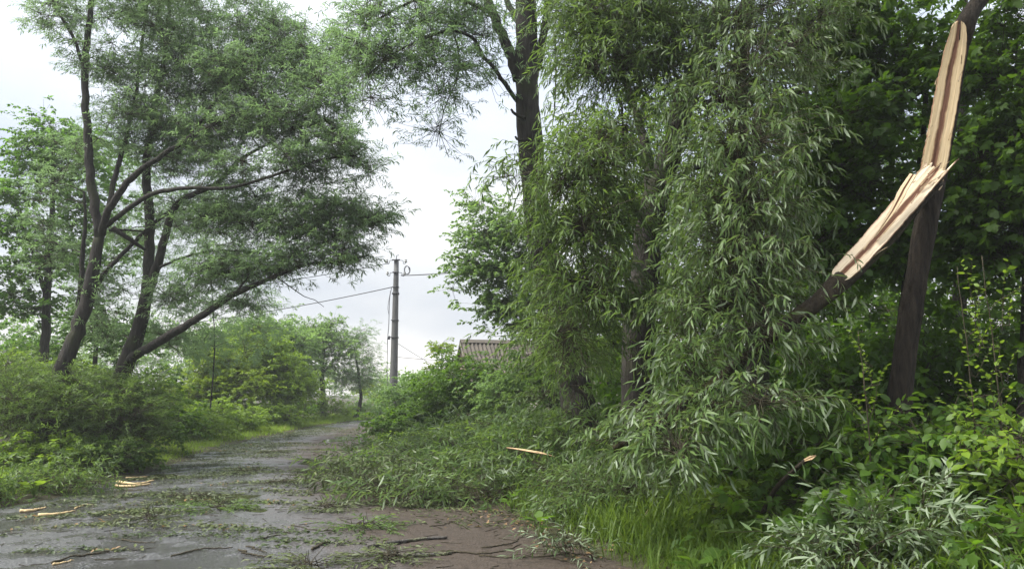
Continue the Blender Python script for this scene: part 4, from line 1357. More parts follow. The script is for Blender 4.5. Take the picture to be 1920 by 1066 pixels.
# torn limb, still hinged on the trunk
lp = spline([P(1752, 322, DS - .10), P(1716, 372, DS - .20), P(1660, 440, DS - .28), P(1602, 500, DS - .36), P(1572, 530, DS - .40), P(1530, 568, DS - .45), P(1460, 618, DS - .5), P(1390, 676, DS - .45), P(1310, 740, DS - .5), P(1230, 800, DS - .45), P(1150, 840, DS - .3)], 80)
lpx, _, _ = to_px(lp)
lrr = np.interp(lpx, [1150, 1390, 1530, 1590, 1760], [.022, .048, .074, .100, .104])
lcut = np.interp(lpx, [1545, 1580, 1620, 1760], [.3, .06, .005, .0])
nl = nrm(np.array([-.32, -.84, .44]))
a = Acc(); tube(a, lp, lrr, 24, .05, 78, flat=(np.broadcast_to(nl, lp.shape), lcut))
a.build('torn_limb', M['bark_moss'], split, smooth=True)
fp = [P(1566, 528, DS - .44), P(1596, 498, DS - .39), P(1641, 449, DS - .32), P(1690, 394, DS - .25), P(1730, 349, DS - .19), P(1752, 324, DS - .16)]
torn_strip('torn_face', split, fp, [.088, .102, .104, .106, .110, .110], nl, .03, 1.0, 'round', 'splinter',
           [(-1, .02), (-.8, .0), (-.6, .06), (-.45, .0), (-.2, .02), (0, .07), (.15, .0), (.3, .04), (.5, .0), (.65, .0), (.82, .10), (1, .16)], concave=.004, seed=9)
for pts_, hw, sd_ in (([P(1640, 446, DS - .38), P(1672, 398, DS - .36), P(1694, 356, DS - .34), P(1712, 328, DS - .32)], [.004, .022, .040, .030], 21),):
    torn_strip('splinter', split, pts_, hw, nl, .012, .5, 'flat', thick=.008, seed=sd_)
# frayed fibres standing off the joint and the edges of both faces
g = np.random.default_rng(91)
for k in range(26):
    if k < 12: c0 = P(1722 + g.uniform(-12, 42), 350 + g.uniform(-32, 8), DS - .26); dv = P(1757, 322, DS) - P(1641, 449, DS)
    elif k < 20: s_ = g.uniform(.1, 1); c0 = P(1790 - 42 * s_ + g.choice([-22, 21]), 70 + 250 * s_, DS - .06); dv = P(1798, 40, DS) - P(1743, 345, DS)
    else: s_ = g.uniform(0, 1); c0 = P(1590 + 110 * s_ + g.choice([-15, 15]), 506 - 120 * s_ + g.choice([-12, 10]), DS - .40); dv = P(1757, 322, DS) - P(1641, 449, DS)
    dv = nrm(dv) * g.uniform(.06, .16)
    off = g.normal(0, .018, 3) + np.array([0, -.02, 0])
    torn_strip('splinter', split, [c0, c0 + dv * .5 + off * .3, c0 + dv + off], [.006, .0045, .0008], nl, .0, g.uniform(0, .8), 'flat', thick=.003, seed=200 + k, grid=(8, 5))
# crown of the torn limb, spilled over the bank
blobs = [PB(1425, 640, 40, 30, 6.4, .3, 5, 9, .16), PB(1310, 690, 50, 35, 6.7, .3, 6, 9, .18), PB(1300, 730, 30, 40, 6.8, .3, 5, 9, .18), PB(1330, 790, 60, 30, 6.4, .35, 8, 9, .18), PB(1430, 780, 50, 25, 6.0, .3, 6, 9, .18),
         PB(1240, 820, 50, 30, 6.6, .35, 8, 9, .18), PB(1150, 840, 50, 25, 7.0, .35, 7, 9, .18), PB(1270, 870, 40, 20, 6.0, .25, 8, 9, .14)]
g = np.random.default_rng(55)
plant_root = plant('fallen_bough', 'fallen willow crown of the torn limb heaped on the bank with drooping silver leaves', 'fallen branch', np.array([P(1230, 800, 6.5)[0], 6.5, 0]), blobs,
                   T_WEEP_N, 'narrow_fine', M['silver'], [('stem', [P(1400, 664, DS - .55), P(1320, 735, 6.55), P(1235, 805, 6.55), P(1150, 845, 6.8)], .035, .012, 8)], M['bark_moss'], n_leaf=300, tilt=.5, scl=(.8, 1.15))

# ------------------------------------------------------------------ broadleaf wood on the right
GR = 'shady maples behind the split tree'


def maple(label, px, d, blobs, tr, r=.13, n_leaf=0, leaf='maple', geo='lobed', tp_=T_MAPLE, **k):
    return tree_simple('maple_tree', label, px, d, tr, blobs, tp_, geo, M[leaf], r, GR, n_leaf=n_leaf, **k)


d = 9.4
maple('maple with dense leaves right behind the split pale wood', 1686, d,
      [PB(1600, 330, 110, 90, d, .7, 24), PB(1620, 200, 110, 90, d, .7, 22), PB(1560, 450, 110, 80, d, .7, 22), PB(1660, 120, 90, 90, d, .7, 18), PB(1560, 240, 70, 70, d - .4, .5, 10), PB(1640, 480, 90, 80, d + .2, .7, 18), PB(1560, 90, 90, 60, d + .3, .7, 14), PB(1640, 20, 110, 50, d, .8, 16)],
      [(1690, 640, d), (1705, 500, d), (1722, 350, d), (1735, 180, d), (1745, 40, d)], .075, n_leaf=160)
d = 8.6
maple('dark maple filling the top right corner', 1900, d,
      [PB(1870, 130, 80, 80, d, .6, 16), PB(1900, 250, 70, 80, d, .6, 16), PB(1880, 370, 80, 80, d, .6, 16), PB(1830, 300, 40, 50, d, .5, 7), PB(1900, 480, 70, 70, d, .6, 14), PB(1960, 300, 80, 150, d, .7, 18), PB(1890, 40, 60, 40, d, .6, 9), PB(1840, 430, 50, 60, d + .3, .5, 9), WB(6.0, 6.6, 7.2, 2.2, 2.6, 1.3, 40, 12, .5)],  # WB blob: crown out of view overhead, added to shade the right-hand wood
      [(1925, 700, d), (1930, 500, d), (1925, 300, d), (1915, 100, d)], .10, n_leaf=80)
d = 13.5
maple('tall maple deep in the shade right of the split trunk', 1790, d,
      [PB(1800, 120, 170, 120, d, 1., 30), PB(1800, 330, 170, 120, d, 1., 30), PB(1800, 520, 170, 110, d, 1., 28), PB(1850, 660, 140, 80, d, .9, 18), PB(1800, -60, 180, 70, d, 1.2, 22), WB(5.6, 9.6, 9.0, 3.0, 2.4, 1.2, 70, 14, .6)],  # WB blob: unseen canopy reaching forward, added to deepen shade on the right
      [(1800, 640, d), (1802, 400, d), (1806, 150, d), (1810, 0, d)], .15, geo='oval', tp_=T_BROAD, scl=(.9, 1.25))
d = 13.0
maple('maple between the weeping willow and the split trunk, deep behind', 1500, d,
      [PB(1480, 200, 140, 110, d, 1., 24), PB(1500, 360, 140, 110, d, 1., 26), PB(1500, 530, 150, 100, d, 1., 26), PB(1540, 660, 140, 70, d, .9, 18), PB(1560, 40, 150, 80, d, 1.1, 18), PB(1650, 600, 110, 90, d, .9, 16)],
      [(1500, 640, d), (1505, 400, d), (1510, 200, d), (1515, 40, d)], .13, geo='oval', tp_=T_BROAD, scl=(.9, 1.25))
d = 15.5
maple('yellow-green maple showing behind the hanging willow right of centre', 1130, d,
      [PB(1110, 260, 70, 70, d, 1., 16), PB(1150, 380, 90, 80, d, 1., 20), PB(1090, 420, 60, 60, d, .9, 14), PB(1150, 520, 100, 80, d, 1., 22), PB(1130, 640, 120, 80, d, 1., 24), PB(1280, 350, 110, 110, d, 1., 20), PB(1280, 560, 110, 100, d, 1., 22), PB(1240, 180, 90, 90, d, 1., 12), PB(1380, 250, 90, 90, d, 1., 12), PB(1400, 480, 100, 100, d, 1., 20), PB(1060, 560, 50, 60, d, .8, 12)],
      [(1150, 640, d), (1152, 450, d), (1150, 300, d)], .12, leaf='fresh', geo='oval', tp_=T_BROAD, scl=(.9, 1.25))
d = 19.0
maple('dense dark tree closing the view behind the leaning willow', 1350, d,
      [PB(1250, 620, 160, 120, d, 1.4, 26, 14, .5), PB(1420, 600, 160, 140, d, 1.4, 28, 14, .5), PB(1600, 560, 160, 160, d, 1.4, 28, 14, .5), PB(1800, 560, 180, 180, d, 1.4, 30, 14, .5), PB(1400, 380, 160, 110, d, 1.4, 18, 14, .5), PB(1600, 300, 170, 130, d, 1.4, 22, 14, .5), PB(1820, 280, 170, 150, d, 1.4, 26, 14, .5), PB(1120, 680, 90, 70, d, 1.2, 14, 14, .5), PB(1240, 440, 110, 130, d, 1.3, 22, 14, .5), PB(1300, 250, 120, 100, d, 1.3, 12, 14, .5)],
      [(1370, 640, d), (1380, 450, d), (1400, 250, d)], .17, geo='oval', tp_=T_FAR, scl=(.8, 1.1), twigs=False)

# ------------------------------------------------------------------ bushes and saplings on the right bank
GB = 'bushes on the right bank'
shrub('hazel_bush', 'dark leafy bush at the right edge under the maples', 1870, 6.2, 1.3, 1.15, 26, T_BROAD, 'oval_fine', M['shrub'], group=GB, n_leaf=200, cr=.2)
shrub('hazel_bush', 'leafy bush at the foot of the split trunk', 1700, 6.2, 1.1, 1.05, 22, T_BROAD, 'oval_fine', M['shrub'], group=GB, n_leaf=160, cr=.2)
shrub('hazel_bush', 'shaded bush with hanging leaves below the torn limb', 1580, 6.8, 1.0, 1.3, 20, T_BROAD, 'oval_fine', M['shrub'], group=GB, n_leaf=160, cr=.2)
shrub('hazel_bush', 'pale leaved bush against the right edge of the picture at mid height', 1915, 5.4, .5, 1.25, 14, T_BROAD, 'oval_fine', M['fresh'], group=GB, n_leaf=140, cr=.16, scl=(.6, .9))
shrub('hazel_bush', 'dark bush deep between the fallen crown and the split trunk', 1480, 7.8, 1.6, 1.2, 30, T_BROAD, 'oval_fine', M['maple'], group=GB, n_leaf=60, cr=.2)
shrub('maple_sapling', 'bright green maple sapling in front of the fallen silver crown', 1405, 7.0, .8, .75, 12, T_MAPLE, 'lobed', M['fresh'], group=GB, n_leaf=150, cr=.13, scl=(.6, .9), cat='sapling', ns=7)
shrub('maple_sapling', 'broad-leaved maple sapling in the middle of the right bank', 1640, 5.7, .8, .75, 12, T_MAPLE, 'lobed', M['maple'], group=GB, n_leaf=160, cr=.16, scl=(.7, 1.0), cat='sapling', ns=9)
shrub('maple_sapling', 'shaded maple sapling low at the right edge', 1890, 4.8, .5, .5, 8, T_MAPLE, 'lobed', M['maple'], group=GB, n_leaf=110, cr=.14, scl=(.6, .9), cat='sapling', ns=8)
shrub('maple_sapling', 'dull green maple sapling in the shade below the torn limb', 1510, 6.2, .8, .7, 11, T_MAPLE, 'lobed', M['maple'], group=GB, n_leaf=120, cr=.16, scl=(.7, 1.), cat='sapling', ns=9)
for lab, px_, d_, w_, h_ in (('black-green thicket behind the split trunk', 1640, 10.8, 3.0, 2.6), ('black-green thicket filling the gap at the right edge', 1860, 9.6, 2.6, 2.6), ('black-green thicket behind the torn limb', 1480, 11.5, 2.8, 2.4), ('black-green thicket deep between the two right-hand trunks', 1290, 13.0, 2.6, 2.2)):
    shrub('dark_thicket', lab, px_, d_, w_, h_, 60, T_BROAD, 'oval', M['maple'], group='dark thickets in the right-hand wood', cr=.3, scl=(1.2, 1.7), twigs=False)
for lab, px_, d_, h_, n_ in (('left of two upright shoots of small round leaves beside the split trunk', 1806, 5.8, 2.0, 7), ('right of two upright shoots of small round leaves beside the split trunk', 1855, 5.7, 2.05, 7),
                             ('arching shoot of pale round leaves in front of the split trunk base', 1610, 6.0, 1.65, 6)):
    b_ = gp(px_, d_)
    shrub_b = [WB(b_[0] + .02 * k, d_, b_[2] + .6 + (h_ - .75) * k / n_, .04, .04, .06, 1, 2, .04) for k in range(n_)]
    plant('climbing_shoot', lab, 'shoot', b_, shrub_b, T_VINE, 'oval_fine', M['fresh'], [('stem', [b_, b_ + [.03, 0, h_ * .5], b_ + [.0, 0, h_]], .009, .003, 5)], M['bark_twig'], group='climbing shoots', n_leaf=60, scl=(.5, .75))

# ================================================================== FALLEN BOUGHS
def bough(label, pts, r0, n, spread, hgt, leaf, tpls=T_LYING, geo='narrow_fine', n_leaf=0, scl=(.8, 1.15), group='fallen willow boughs', name='fallen_bough', ns=10, cr=.16, up=.06, zsq=1.0):
    """a broken branch lying on the ground along world points (x, y)"""
    p = np.array([[x, y, float(surf(x, y)) + up] for x, y in pts])
    p = spline(p, 12)
    g = np.random.default_rng(len(label) * 31 + int(p[0, 1] * 10))
    blobs = []
    for k in range(n):
        s = .12 + .88 * (k + g.uniform(0, 1)) / n
        c = p[min(int(s * 11), 11)]
        w = spread * (.45 + .55 * math.sin(min(s * 1.15, 1) * math.pi * .8))
        hh = hgt * (.4 + .6 * math.sin(min(s, .95) * math.pi))
        blobs.append(WB(c[0], c[1], c[2] + hh * .5, w, w * .9, hh * .5, 2, ns, cr))
    return plant(name, label, 'fallen branch', p[0], blobs, tpls, geo, leaf, [('stem', p, r0, r0 * .25, 7)], M['bark_moss'], group=group, n_leaf=n_leaf, scl=scl, tilt=.45 if zsq == 1 else .15, zsq=zsq)


BS = (1.05, 1.6)
bough('leafy willow bough whose tip lies farthest out on the road', [(-.6, 12.6), (-1.9, 12.5), (-3.0, 12.6)], .03, 12, .5, .45, M['willow'], n_leaf=120, scl=BS, ns=7)
bough('long willow bough heaped along the road edge behind the outermost tip', [(.2, 14.5), (-1.8, 15.0), (-3.6, 15.6)], .035, 13, .55, .6, M['silver'], n_leaf=60, scl=BS, ns=7)
bough('high heap of willow boughs below the tall straight trunk', [(1.3, 11.2), (.3, 11.6), (-1.2, 12.2)], .04, 15, .55, 1.0, M['willow'], n_leaf=120, scl=BS, ns=8)
bough('heaped willow bough between the tall trunk and the road edge', [(1.2, 12.6), (-.4, 13.4), (-2.2, 14.0)], .04, 15, .6, 1.0, M['silver'], n_leaf=80, scl=BS, ns=8)
bough('willow bough with olive leaves on the wet asphalt edge', [(-1.0, 11.0), (-1.9, 11.2), (-2.7, 11.8)], .02, 9, .42, .28, M['litter'], n_leaf=120, scl=BS, ns=7)
bough('flattened willow bough beside the muddy shoulder', [(.2, 10.3), (-.8, 10.4), (-2.0, 10.6)], .02, 9, .40, .28, M['silver'], n_leaf=140, scl=BS, ns=7)
bough('bare-stemmed willow bough sticking up out of the roadside heap', [(.6, 10.4), (.1, 10.8), (-.6, 11.4)], .02, 7, .35, .8, M['willow'], n_leaf=80, scl=BS, ns=6)
bough('bough with upturned silvery leaves under the leaning willow trunk', [(2.2, 8.6), (1.3, 9.0), (.4, 9.6)], .025, 14, .5, .75, M['silver'], n_leaf=140)
bough('willow bough trailing into the grass in front of the leaning trunk', [(1.9, 8.0), (1.2, 8.3), (.5, 8.7)], .02, 12, .38, .45, M['silver'], n_leaf=140)
bough('heap of silver-backed willow leaves in the bottom right corner', [(3.1, 5.6), (2.6, 5.35), (2.0, 5.1)], .016, 15, .40, .34, M['silver_flip'], n_leaf=300, tpls=T_LYING, cr=.13, scl=(.85, 1.25))
bough('trailing silver willow spray at the bottom edge right of the grass', [(2.6, 4.2), (2.2, 4.0), (1.8, 3.9)], .012, 8, .26, .18, M['silver_flip'], n_leaf=160, cr=.12, scl=(.7, 1.0))
bough('thin silver willow spray poking out of the grass at the shoulder', [(.75, 6.9), (.5, 7.0), (.28, 7.15)], .008, 4, .12, .16, M['silver_flip'], n_leaf=60, cr=.08, scl=(.6, .9), ns=4)
bough('leafy bough on the left verge beside the puddle', [(-7.4, 11.2), (-6.9, 11.4), (-6.3, 11.6)], .015, 8, .3, .22, M['willow'], n_leaf=60)
bough('broken bough in the grass at the left edge of the picture', [(-7.9, 10.2), (-7.4, 10.2), (-6.9, 10.3)], .015, 8, .35, .3, M['willow'], n_leaf=60)

# small sprays on the road
sprays = [(690, 978, .25, 'yellow-green leafy spray lying alone on the wet road'), (620, 945, .3, 'flat leafy spray on the road left of the muddy shoulder'), (750, 935, .3, 'leafy spray where the boughs meet the muddy shoulder'),
          (840, 935, .25, 'small leafy spray at the inner edge of the muddy shoulder'), (745, 1030, .2, 'few pale leaves on a spray beside the lichen-covered sticks'), (595, 1050, .2, 'dark spray at the bottom edge of the wet road'),
          (430, 945, .35, 'weedy green spray in the shallow puddle mid road'), (540, 900, .35, 'dark spray on the far wet band of the road'), (480, 880, .4, 'long dark spray across the middle of the road'),
          (600, 880, .35, 'spray hanging over the puddle beside the boughs'), (370, 925, .3, 'sodden spray near the yellow splinters'), (300, 965, .3, 'sodden spray on the dark left half of the road'), (560, 815, .4, 'little dark heap of leaves far up the road'), (520, 845, .4, 'thin dark drift of leaves up the road left of the bough tip')]
for k_, (px_, py_, ln, lab) in enumerate(sprays):
    v_ = (py_ - 735) / FOC
    d_ = 1.48 / v_
    x_ = (px_ - 960) / FOC * d_
    an = (k_ * 1.9) % 6.28
    dx, dy = math.cos(an) * ln * .6, math.sin(an) * ln * .6
    bough(lab, [(x_ - dx, d_ - dy), (x_, d_ + .02), (x_ + dx, d_ + dy)], .006, 5, .16 + .014 * d_, .05, M['litter'] if k_ not in (0, 6) else M['willow'], n_leaf=40, cr=.09, scl=(.8, 1.15), group='leafy sprays on the road', name='leafy_spray', ns=3, up=.008, zsq=.35, tpls=T_FLAT)

# ------------------------------------------------------------------ sticks and splinters on the road
def stick(label, pix, r0, r1, mat=None, name='stick', cat='stick', group='sticks on the road', lift=.0, wig=.012):
    g = np.random.default_rng(int(pix[0][0] * 3 + pix[0][1]))
    pts = []
    for px_, py_ in pix:
        d_ = 1.49 / ((py_ - 735) / FOC)
        x_ = (px_ - 960) / FOC * d_
        pts.append((x_, d_))
    xy = spline(np.array([(x, y, 0) for x, y in pts]), 16)
    xy[:, :2] += g.normal(0, wig, (16, 2))
    rad = np.linspace(r0, r1, 16)
    z = surf(xy[:, 0], xy[:, 1]) + rad * .85 + lift + np.abs(g.normal(0, .004, 16))
    xy[:, 2] = z
    a = Acc(); tube(a, xy, rad, 7, .10, int(pix[0][0]))
    o = a.build(name, mat or M['bark_twig'], origin=tuple(xy[0]), smooth=True)
    return tag(o, label, cat, group)


stick('thick lichen-covered stick lying uppermost on the muddy shoulder', [(702, 1013), (740, 1008), (790, 1000), (842, 996)], .020, .014, M['bark_grey'])
stick('knotty lichen-covered stick lying below the uppermost one', [(722, 1024), (760, 1028), (800, 1027), (848, 1023)], .019, .014, M['bark_grey'])
stick('thin dark twig running on from the knotty stick to the right', [(846, 1024), (860, 1019), (900, 1022), (940, 1017), (975, 1004)], .009, .004)
stick('long thin twig along the right of the muddy shoulder', [(900, 1026), (960, 1028), (1030, 1024), (1060, 1020)], .007, .004)
stick('short thick stick half across the wet and muddy parts', [(598, 1019), (614, 1011), (630, 1005)], .013, .009)
stick('curved thin twig below the leafy shoulder edge', [(905, 1012), (940, 1006), (965, 1000), (985, 985)], .007, .003)
stick('forked dark twig at the bottom of the wet road', [(470, 1020), (495, 1028), (522, 1030)], .010, .006)
stick('thin twig lying flat just left of the forked dark twig', [(480, 1012), (500, 1018), (515, 1024)], .007, .004)
stick('thin twig near the bottom edge right of centre', [(870, 1050), (905, 1052), (935, 1043)], .006, .003)
stick('thin twig under the brown leaf litter by the grass', [(1030, 1028), (1060, 1035), (1100, 1046)], .008, .005)
stick('slim twig crossing the upper muddy shoulder', [(810, 975), (835, 971), (862, 962)], .006, .003)
stick('slim twig on the upper muddy shoulder nearest the grass', [(925, 950), (960, 945), (1005, 938)], .009, .005)
stick('long dark twig on the wet road below the sodden sprays', [(350, 1030), (400, 1018), (460, 1015)], .009, .005)
stick('dark twig at the lower left with a pale end', [(130, 1043), (170, 1032), (240, 1020)], .012, .006)
stick('twig on the dark left half of the road', [(255, 1000), (285, 1004), (318, 1005)], .008, .004)
stick('twig beside the shallow puddle mid road', [(505, 1000), (520, 996), (545, 992)], .008, .004)
stick('long thin twig on the road left of the boughs', [(560, 975), (620, 985), (680, 975)], .006, .003)
stick('stout bare stick in the grass below the hazel bush', [(1375, 985), (1420, 985), (1470, 996)], .018, .012, lift=.45)
y_m = plain('fresh_splinter_wood', (.50, .37, .19), .6, var=.3, scale=30)
GY = 'fresh yellow splinters at the left verge'
for lab, px_, r_ in (('fresh yellow splinter lying nearest the left edge of the road', [(66, 950), (90, 948), (114, 941)], .022), ('long yellow splinter below the one nearest the left edge', [(102, 958), (135, 955), (168, 949)], .022),
                     ('thin bent yellow splinter right of the long one', [(166, 945), (185, 937), (202, 938)], .010), ('upper yellow splinter by the left verge puddle', [(240, 898), (275, 902), (305, 895)], .030),
                     ('lower yellow splinter by the left verge puddle', [(236, 906), (268, 906), (300, 901)], .028), ('pale thin splinter above the yellow pair', [(256, 889), (275, 888), (295, 886)], .014),
                     ('stray yellow splinter at the lower left of the road', [(135, 1044), (155, 1041), (170, 1037)], .010)):
    o = stick(lab, px_, r_, r_ * .35, y_m, 'wood_splinter', 'splinter', GY, wig=.006)
def loose_splinter(label, pts, hw, normal, seed, stem=None):
    root = empty('wood_splinter', pts[0]); tag(root, label, 'splinter')
    torn_strip('torn_strip', root, pts, hw, nrm(np.array(normal)), .0, .0, 'flat', thick=.01, seed=seed)
    if stem is not None:
        ac = Acc(); tube(ac, spline(stem, 10), np.linspace(.016, .022, 10), 7, .08, 4); ac.build('bark_stem', M['bark_moss'], root, smooth=True)


loose_splinter('long torn strip of yellow wood lying in the heap of boughs', [P(950, 838, 10.2), P(985, 843, 10.1), P(1018, 849, 10.0), P(1040, 855, 10.0)], [.003, .015, .018, .004], (0, -.5, .85), 41)
loose_splinter('small orange broken stub showing among leaves of the right bank', [P(1508, 862, 5.75), P(1518, 858, 5.73), P(1530, 853, 5.75)], [.010, .018, .004], (-.2, -.8, .5), 42, [P(1512, 862, 5.76), P(1490, 880, 5.85), P(1455, 915, 6.1), P(1430, 960, 6.3)])

# ------------------------------------------------------------------ grass, ground cover and litter
def blades(name, label, n, xr, yr, hgt, mat, geo, keep, seed, lean=.5, w=1.0, cat='grass'):
    g = np.random.default_rng(seed)
    x, y = g.uniform(*xr, n), g.uniform(*yr, n)
    k = keep(x, y) > g.uniform(0, 1, n)
    x, y = x[k], y[k]; n = len(x)
    h = hgt * g.uniform(.45, 1.15, n) * (.75 + .35 * wob(x * .9, y * .9))
    h = np.maximum(h, hgt * .2)
    yaw = g.uniform(0, 6.28, n)
    el = R(88) - np.abs(g.normal(0, lean, n))
    d = np.stack([np.cos(yaw) * np.cos(el), np.sin(yaw) * np.cos(el), np.sin(el)], 1)
    sd = np.stack([-np.sin(yaw), np.cos(yaw), np.zeros(n)], 1)
    up = np.cross(d, sd)
    m = np.stack([d * h[:, None], sd * (h * w)[:, None], up * h[:, None], np.stack([x, y, surf(x, y) - .01], 1)], -1)
    a = Acc(); leaves_into(a, geo, m, np.clip(.5 + .25 * wob(x * .6, y * .6) + g.normal(0, .2, n), 0, 1))
    return tag(a.build(name, mat, origin=(float(x.mean()), float(y.mean()), 0)), label, cat, kind='stuff')


def redge(x, y): return (x - road_c(y)) - road_w(y)
def ledge(x, y): return -(x - road_c(y)) - road_w(y)


blades('grass', 'long lush grass at the bottom right along the muddy shoulder', 48000, (-.2, 4.4), (4.0, 10.2), .50, M['grass'], 'blade',
       lambda x, y: sstep(.0, .6, redge(x, y)) * (1 - .6 * sstep(8.5, 10.2, y)) * (1 - .5 * sstep(2.8, 3.8, x)), 1, .55, 1.7)
blades('grass', 'short grass under the heaped boughs on the right verge', 42000, (-6, 4), (9, 26), .30, M['grass'], 'blade_far', lambda x, y: sstep(.0, .5, redge(x, y)) * (1 - sstep(3, 5, redge(x, y))), 2, .4, .8)
blades('grass', 'weedy grass on the left verge in the foreground', 60000, (-13, -4), (6.5, 17), .17, M['grass_far'], 'blade_far', lambda x, y: sstep(.1, .6, ledge(x, y)) * (1 - sstep(2.5, 5, ledge(x, y))), 3, .45, .8)
blades('grass', 'bright green grass strip along the far left verge', 90000, (-14, -5), (16, 48), .26, M['grass_far'], 'blade_far', lambda x, y: sstep(-.05, .3, ledge(x, y)) * (1 - sstep(1.8, 3.5, ledge(x, y))), 4, .45, 1.6)
blades('grass', 'bright tufts of grass on the far right verge before the pole', 16000, (-6, 2), (19, 46), .35, M['grass_far'], 'blade_far', lambda x, y: sstep(.0, .4, redge(x, y)) * (1 - sstep(1.2, 3, redge(x, y))), 5, .4, 1.0)


def cover(name, label, n, xr, yr, keep, mat, geo, size, seed, hmax=.12, cat='ground cover', flat=.5):
    g = np.random.default_rng(seed)
    x, y = g.uniform(*xr, n), g.uniform(*yr, n)
    k = keep(x, y) > g.uniform(0, 1, n)
    x, y = x[k], y[k]; n = len(x)
    s = size * g.uniform(.5, 1.3, n)
    yaw = g.uniform(0, 6.28, n)
    rt = rot_zyx(yaw, g.normal(0, flat, n), g.normal(0, flat, n)) * s[:, None, None]
    z = surf(x, y) + .008 + hmax * g.uniform(0, 1, n) ** 1.5
    m = np.concatenate([rt, np.stack([x, y, z], 1)[..., None]], -1)
    a = Acc(); leaves_into(a, geo, m, g.uniform(0, 1, n))
    return tag(a.build(name, mat, origin=(float(x.mean()), float(y.mean()), 0)), label, cat, kind='stuff')


cover('ground_cover', 'low broad weeds carpeting the left verge', 26000, (-12, -4.5), (7, 17), lambda x, y: sstep(.1, .6, ledge(x, y)) * (1 - sstep(2.5, 4.5, ledge(x, y))) * (.35 + .65 * (wob(x * 1.7, y * 1.7) > 0)), M['fresh'], 'oval', .10, 21, .14)
cover('ground_cover', 'low broad weeds under the right-hand boughs', 26000, (-5, 5), (4.5, 16), lambda x, y: sstep(.15, .8, redge(x, y)) * (.3 + .7 * (wob(x * 1.9, y * 1.5) > 0)), M['shrub'], 'oval', .11, 22, .30)
cover('ground_cover', 'leafy weeds on the far right verge', 9000, (-6, 1), (15, 30), lambda x, y: sstep(.1, .6, redge(x, y)) * (1 - sstep(2, 4, redge(x, y))), M['fresh'], 'oval', .12, 23, .35)


def band(x, y):
    return .3 + .35 * (1 + np.sin(y * 2.3 + .5 * np.sin(x * 1.3) + .35 * x))


on = lambda x, y: (np.abs((x - road_c(y)) / road_w(y)) < 1.03) * 1.0
# drifts that wind and water left across the road: long thin streaks of torn leaves
g = np.random.default_rng(31)
nd = 300
dy_ = 6.0 + 26 * g.uniform(0, 1, nd) ** 1.35
dx_ = road_c(dy_) + road_w(dy_) * g.uniform(-1.0, .95, nd)
wgt = np.where(redge(dx_, dy_) > -2.2, .22, 1.0) * np.where(dy_ < 7.6, .45, 1.0)
kk = g.uniform(0, 1, nd) < wgt
dx_, dy_ = dx_[kk], dy_[kk]
LX, LY, LT = [], [], []
for x0_, y0_ in zip(dx_, dy_):
    big = g.uniform(0, 1) ** 2
    m_ = int(30 + 260 * big)
    lx = g.normal(0, .14 + .42 * big, m_); ly = g.normal(0, .025 + .09 * big, m_) + .12 * np.sin(lx * 2.2 + x0_) + lx * g.normal(.1, .12)
    LX.append(x0_ + lx); LY.append(y0_ + ly); LT.append(np.clip(g.uniform(.1, .75) + g.normal(0, .2, m_), 0, 1))
x, y, tt = np.concatenate(LX), np.concatenate(LY), np.concatenate(LT)
k = on(x, y) > .5
x, y, tt = x[k], y[k], tt[k]; n = len(x)
rt = rot_zyx(g.uniform(0, 6.28, n), g.normal(0, .25, n), g.normal(0, .25, n)) * (.068 * g.uniform(.5, 1.3, n))[:, None, None]
rt[:, :, 1] *= .75
a = Acc(); leaves_into(a, 'oval', np.concatenate([rt, np.stack([x, y, surf(x, y) + .008 + .022 * g.uniform(0, 1, n) ** 2], 1)[..., None]], -1), tt)
tag(a.build('leaf_litter', M['litter'], origin=(float(x.mean()), float(y.mean()), 0)), 'drifts of torn green leaves washed across the wet road', 'leaf litter', kind='stuff')
cover('leaf_litter', 'dense torn leaves at the foot of the fallen boughs', 9000, (-5, 1), (8.5, 18), lambda x, y: on(x, y) * (1 - sstep(.2, 1.6, -redge(x, y) - .3)), M['litter'], 'narrow', .11, 32, .03, 'leaf litter', .3)
cover('leaf_litter', 'brown and straw-coloured dead leaves along the grass edge', 1600, (-1.5, 2.2), (5.3, 10), lambda x, y: 1 - sstep(.05, .45, np.abs(redge(x, y) + .12)), M['litter_dry'], 'oval', .055, 33, .012, 'leaf litter', .3)
g = np.random.default_rng(8)
n = 900
x, y = g.uniform(-7, 1.6, n), g.uniform(5.6, 20, n)
k = (on(x, y) * (.35 + .65 * band(x, y))) > g.uniform(0, 1, n)
x, y = x[k], y[k]; n = len(x)
an = g.normal(0, .7, n); ln = g.uniform(.05, .28, n)
ln3 = np.stack([np.stack([x + s_ * np.cos(an) * ln, y + s_ * np.sin(an) * ln + g.normal(0, .01, n), np.zeros(n)], 1) for s_ in (-.5, 0, .5)], 1)
ln3[..., 2] = surf(ln3[..., 0], ln3[..., 1]) + .006
a = Acc(); twigs_into(a, ln3, .0045, .0025)
tag(a.build('twig_litter', M['bark_twig'], origin=(float(x.mean()), float(y.mean()), 0)), 'scattered short broken twigs all over the wet road', 'twig litter', kind='stuff')

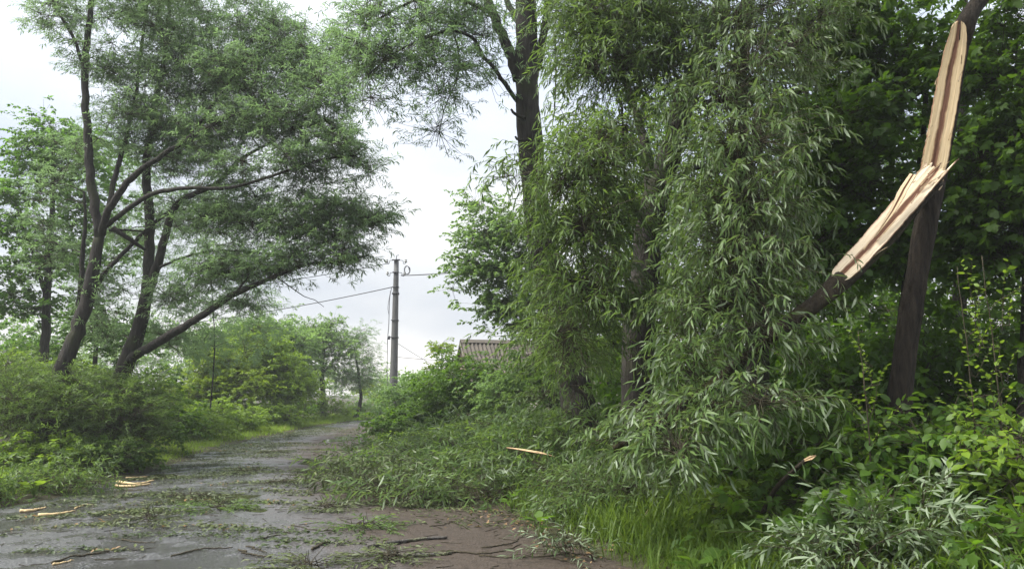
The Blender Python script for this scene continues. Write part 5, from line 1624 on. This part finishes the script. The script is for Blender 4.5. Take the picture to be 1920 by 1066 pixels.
# broad weeds that stand out one by one
GW = 'broad-leaved weeds in the grass'
def weed(label, px, d, size, n, leaf='fresh', geo='oval_fine', hgt=.25):
    b = gp(px, d)
    root = empty('broadleaf_weed', b); tag(root, label, 'weed', GW)
    g = np.random.default_rng(int(px))
    ms, st = [], Acc()
    for k in range(n):
        yw = k * 2.4 + g.normal(0, .3); el = R(g.uniform(15, 60))
        p = b + np.array([math.cos(yw) * size * .35, math.sin(yw) * size * .35, hgt * g.uniform(.5, 1.)])
        dd = np.array([math.cos(yw) * math.cos(el), math.sin(yw) * math.cos(el), math.sin(el) * .4])
        dd = nrm(dd); yv = nrm(np.cross([0, 0, 1.], dd) + g.normal(0, .2, 3)); zv = np.cross(dd, yv)
        s_ = size * g.uniform(.7, 1.1)
        ms.append(np.concatenate([np.stack([dd * s_, yv * s_ * 1.25, zv * s_], 1), p[:, None]], 1))
        tube(st, spline([b, (b + p) / 2 + [0, 0, .03], p], 6), np.linspace(.006, .004, 6), 5, cap=False)
    st.build('stem', M['grass'], root, smooth=True)
    leaf_objects(root, geo, M[leaf], np.array(ms), g.uniform(.2, .9, n))


weed('round-leaved burdock in the grass at the bottom edge', 1245, 5.3, .17, 6)
weed('broad weed at the left verge nearest the left edge', 5, 10.6, .2, 8)
weed('broad weed on the left verge right of the first one', 90, 10.8, .18, 8)
weed('pale broad weed in the grass below the silver willow heap', 1560, 4.3, .12, 6)
weed('broad weed with big leaves under the maple sapling', 1290, 5.9, .16, 7, 'shrub')
weed('broad weed at the edge of the heaped boughs above the shoulder', 960, 9.7, .16, 8, 'shrub')
weed('low broad weed by the grass edge above the shoulder', 1010, 8.0, .16, 7, 'shrub')
weed('large pale leaf cluster beside the split trunk at mid height', 1725, 5.9, .13, 4, 'fresh', 'lobed', 1.25)
weed('broad weed among leaves at the lower right corner', 1860, 4.2, .13, 6, 'shrub')
weed('tall broad weed in the middle of the right bank', 1660, 6.0, .16, 8, 'shrub', 'lobed', .5)

# ------------------------------------------------------------------ damp air after the storm
a = Acc(); box(a, (-2, 22, 7.0), (680, 680, 18.0))
hm, ht = mat_new('damp_air')
hv = N(ht, 'ShaderNodeVolumePrincipled')
hv.inputs['Color'].default_value = (.92, .96, 1.0, 1)
hv.inputs['Density'].default_value = 0.0010
hv.inputs['Anisotropy'].default_value = 0.2
L(ht, hv.outputs[0], N(ht, 'ShaderNodeOutputMaterial').inputs['Volume'])
tag(a.build('haze', hm), kind='stuff')
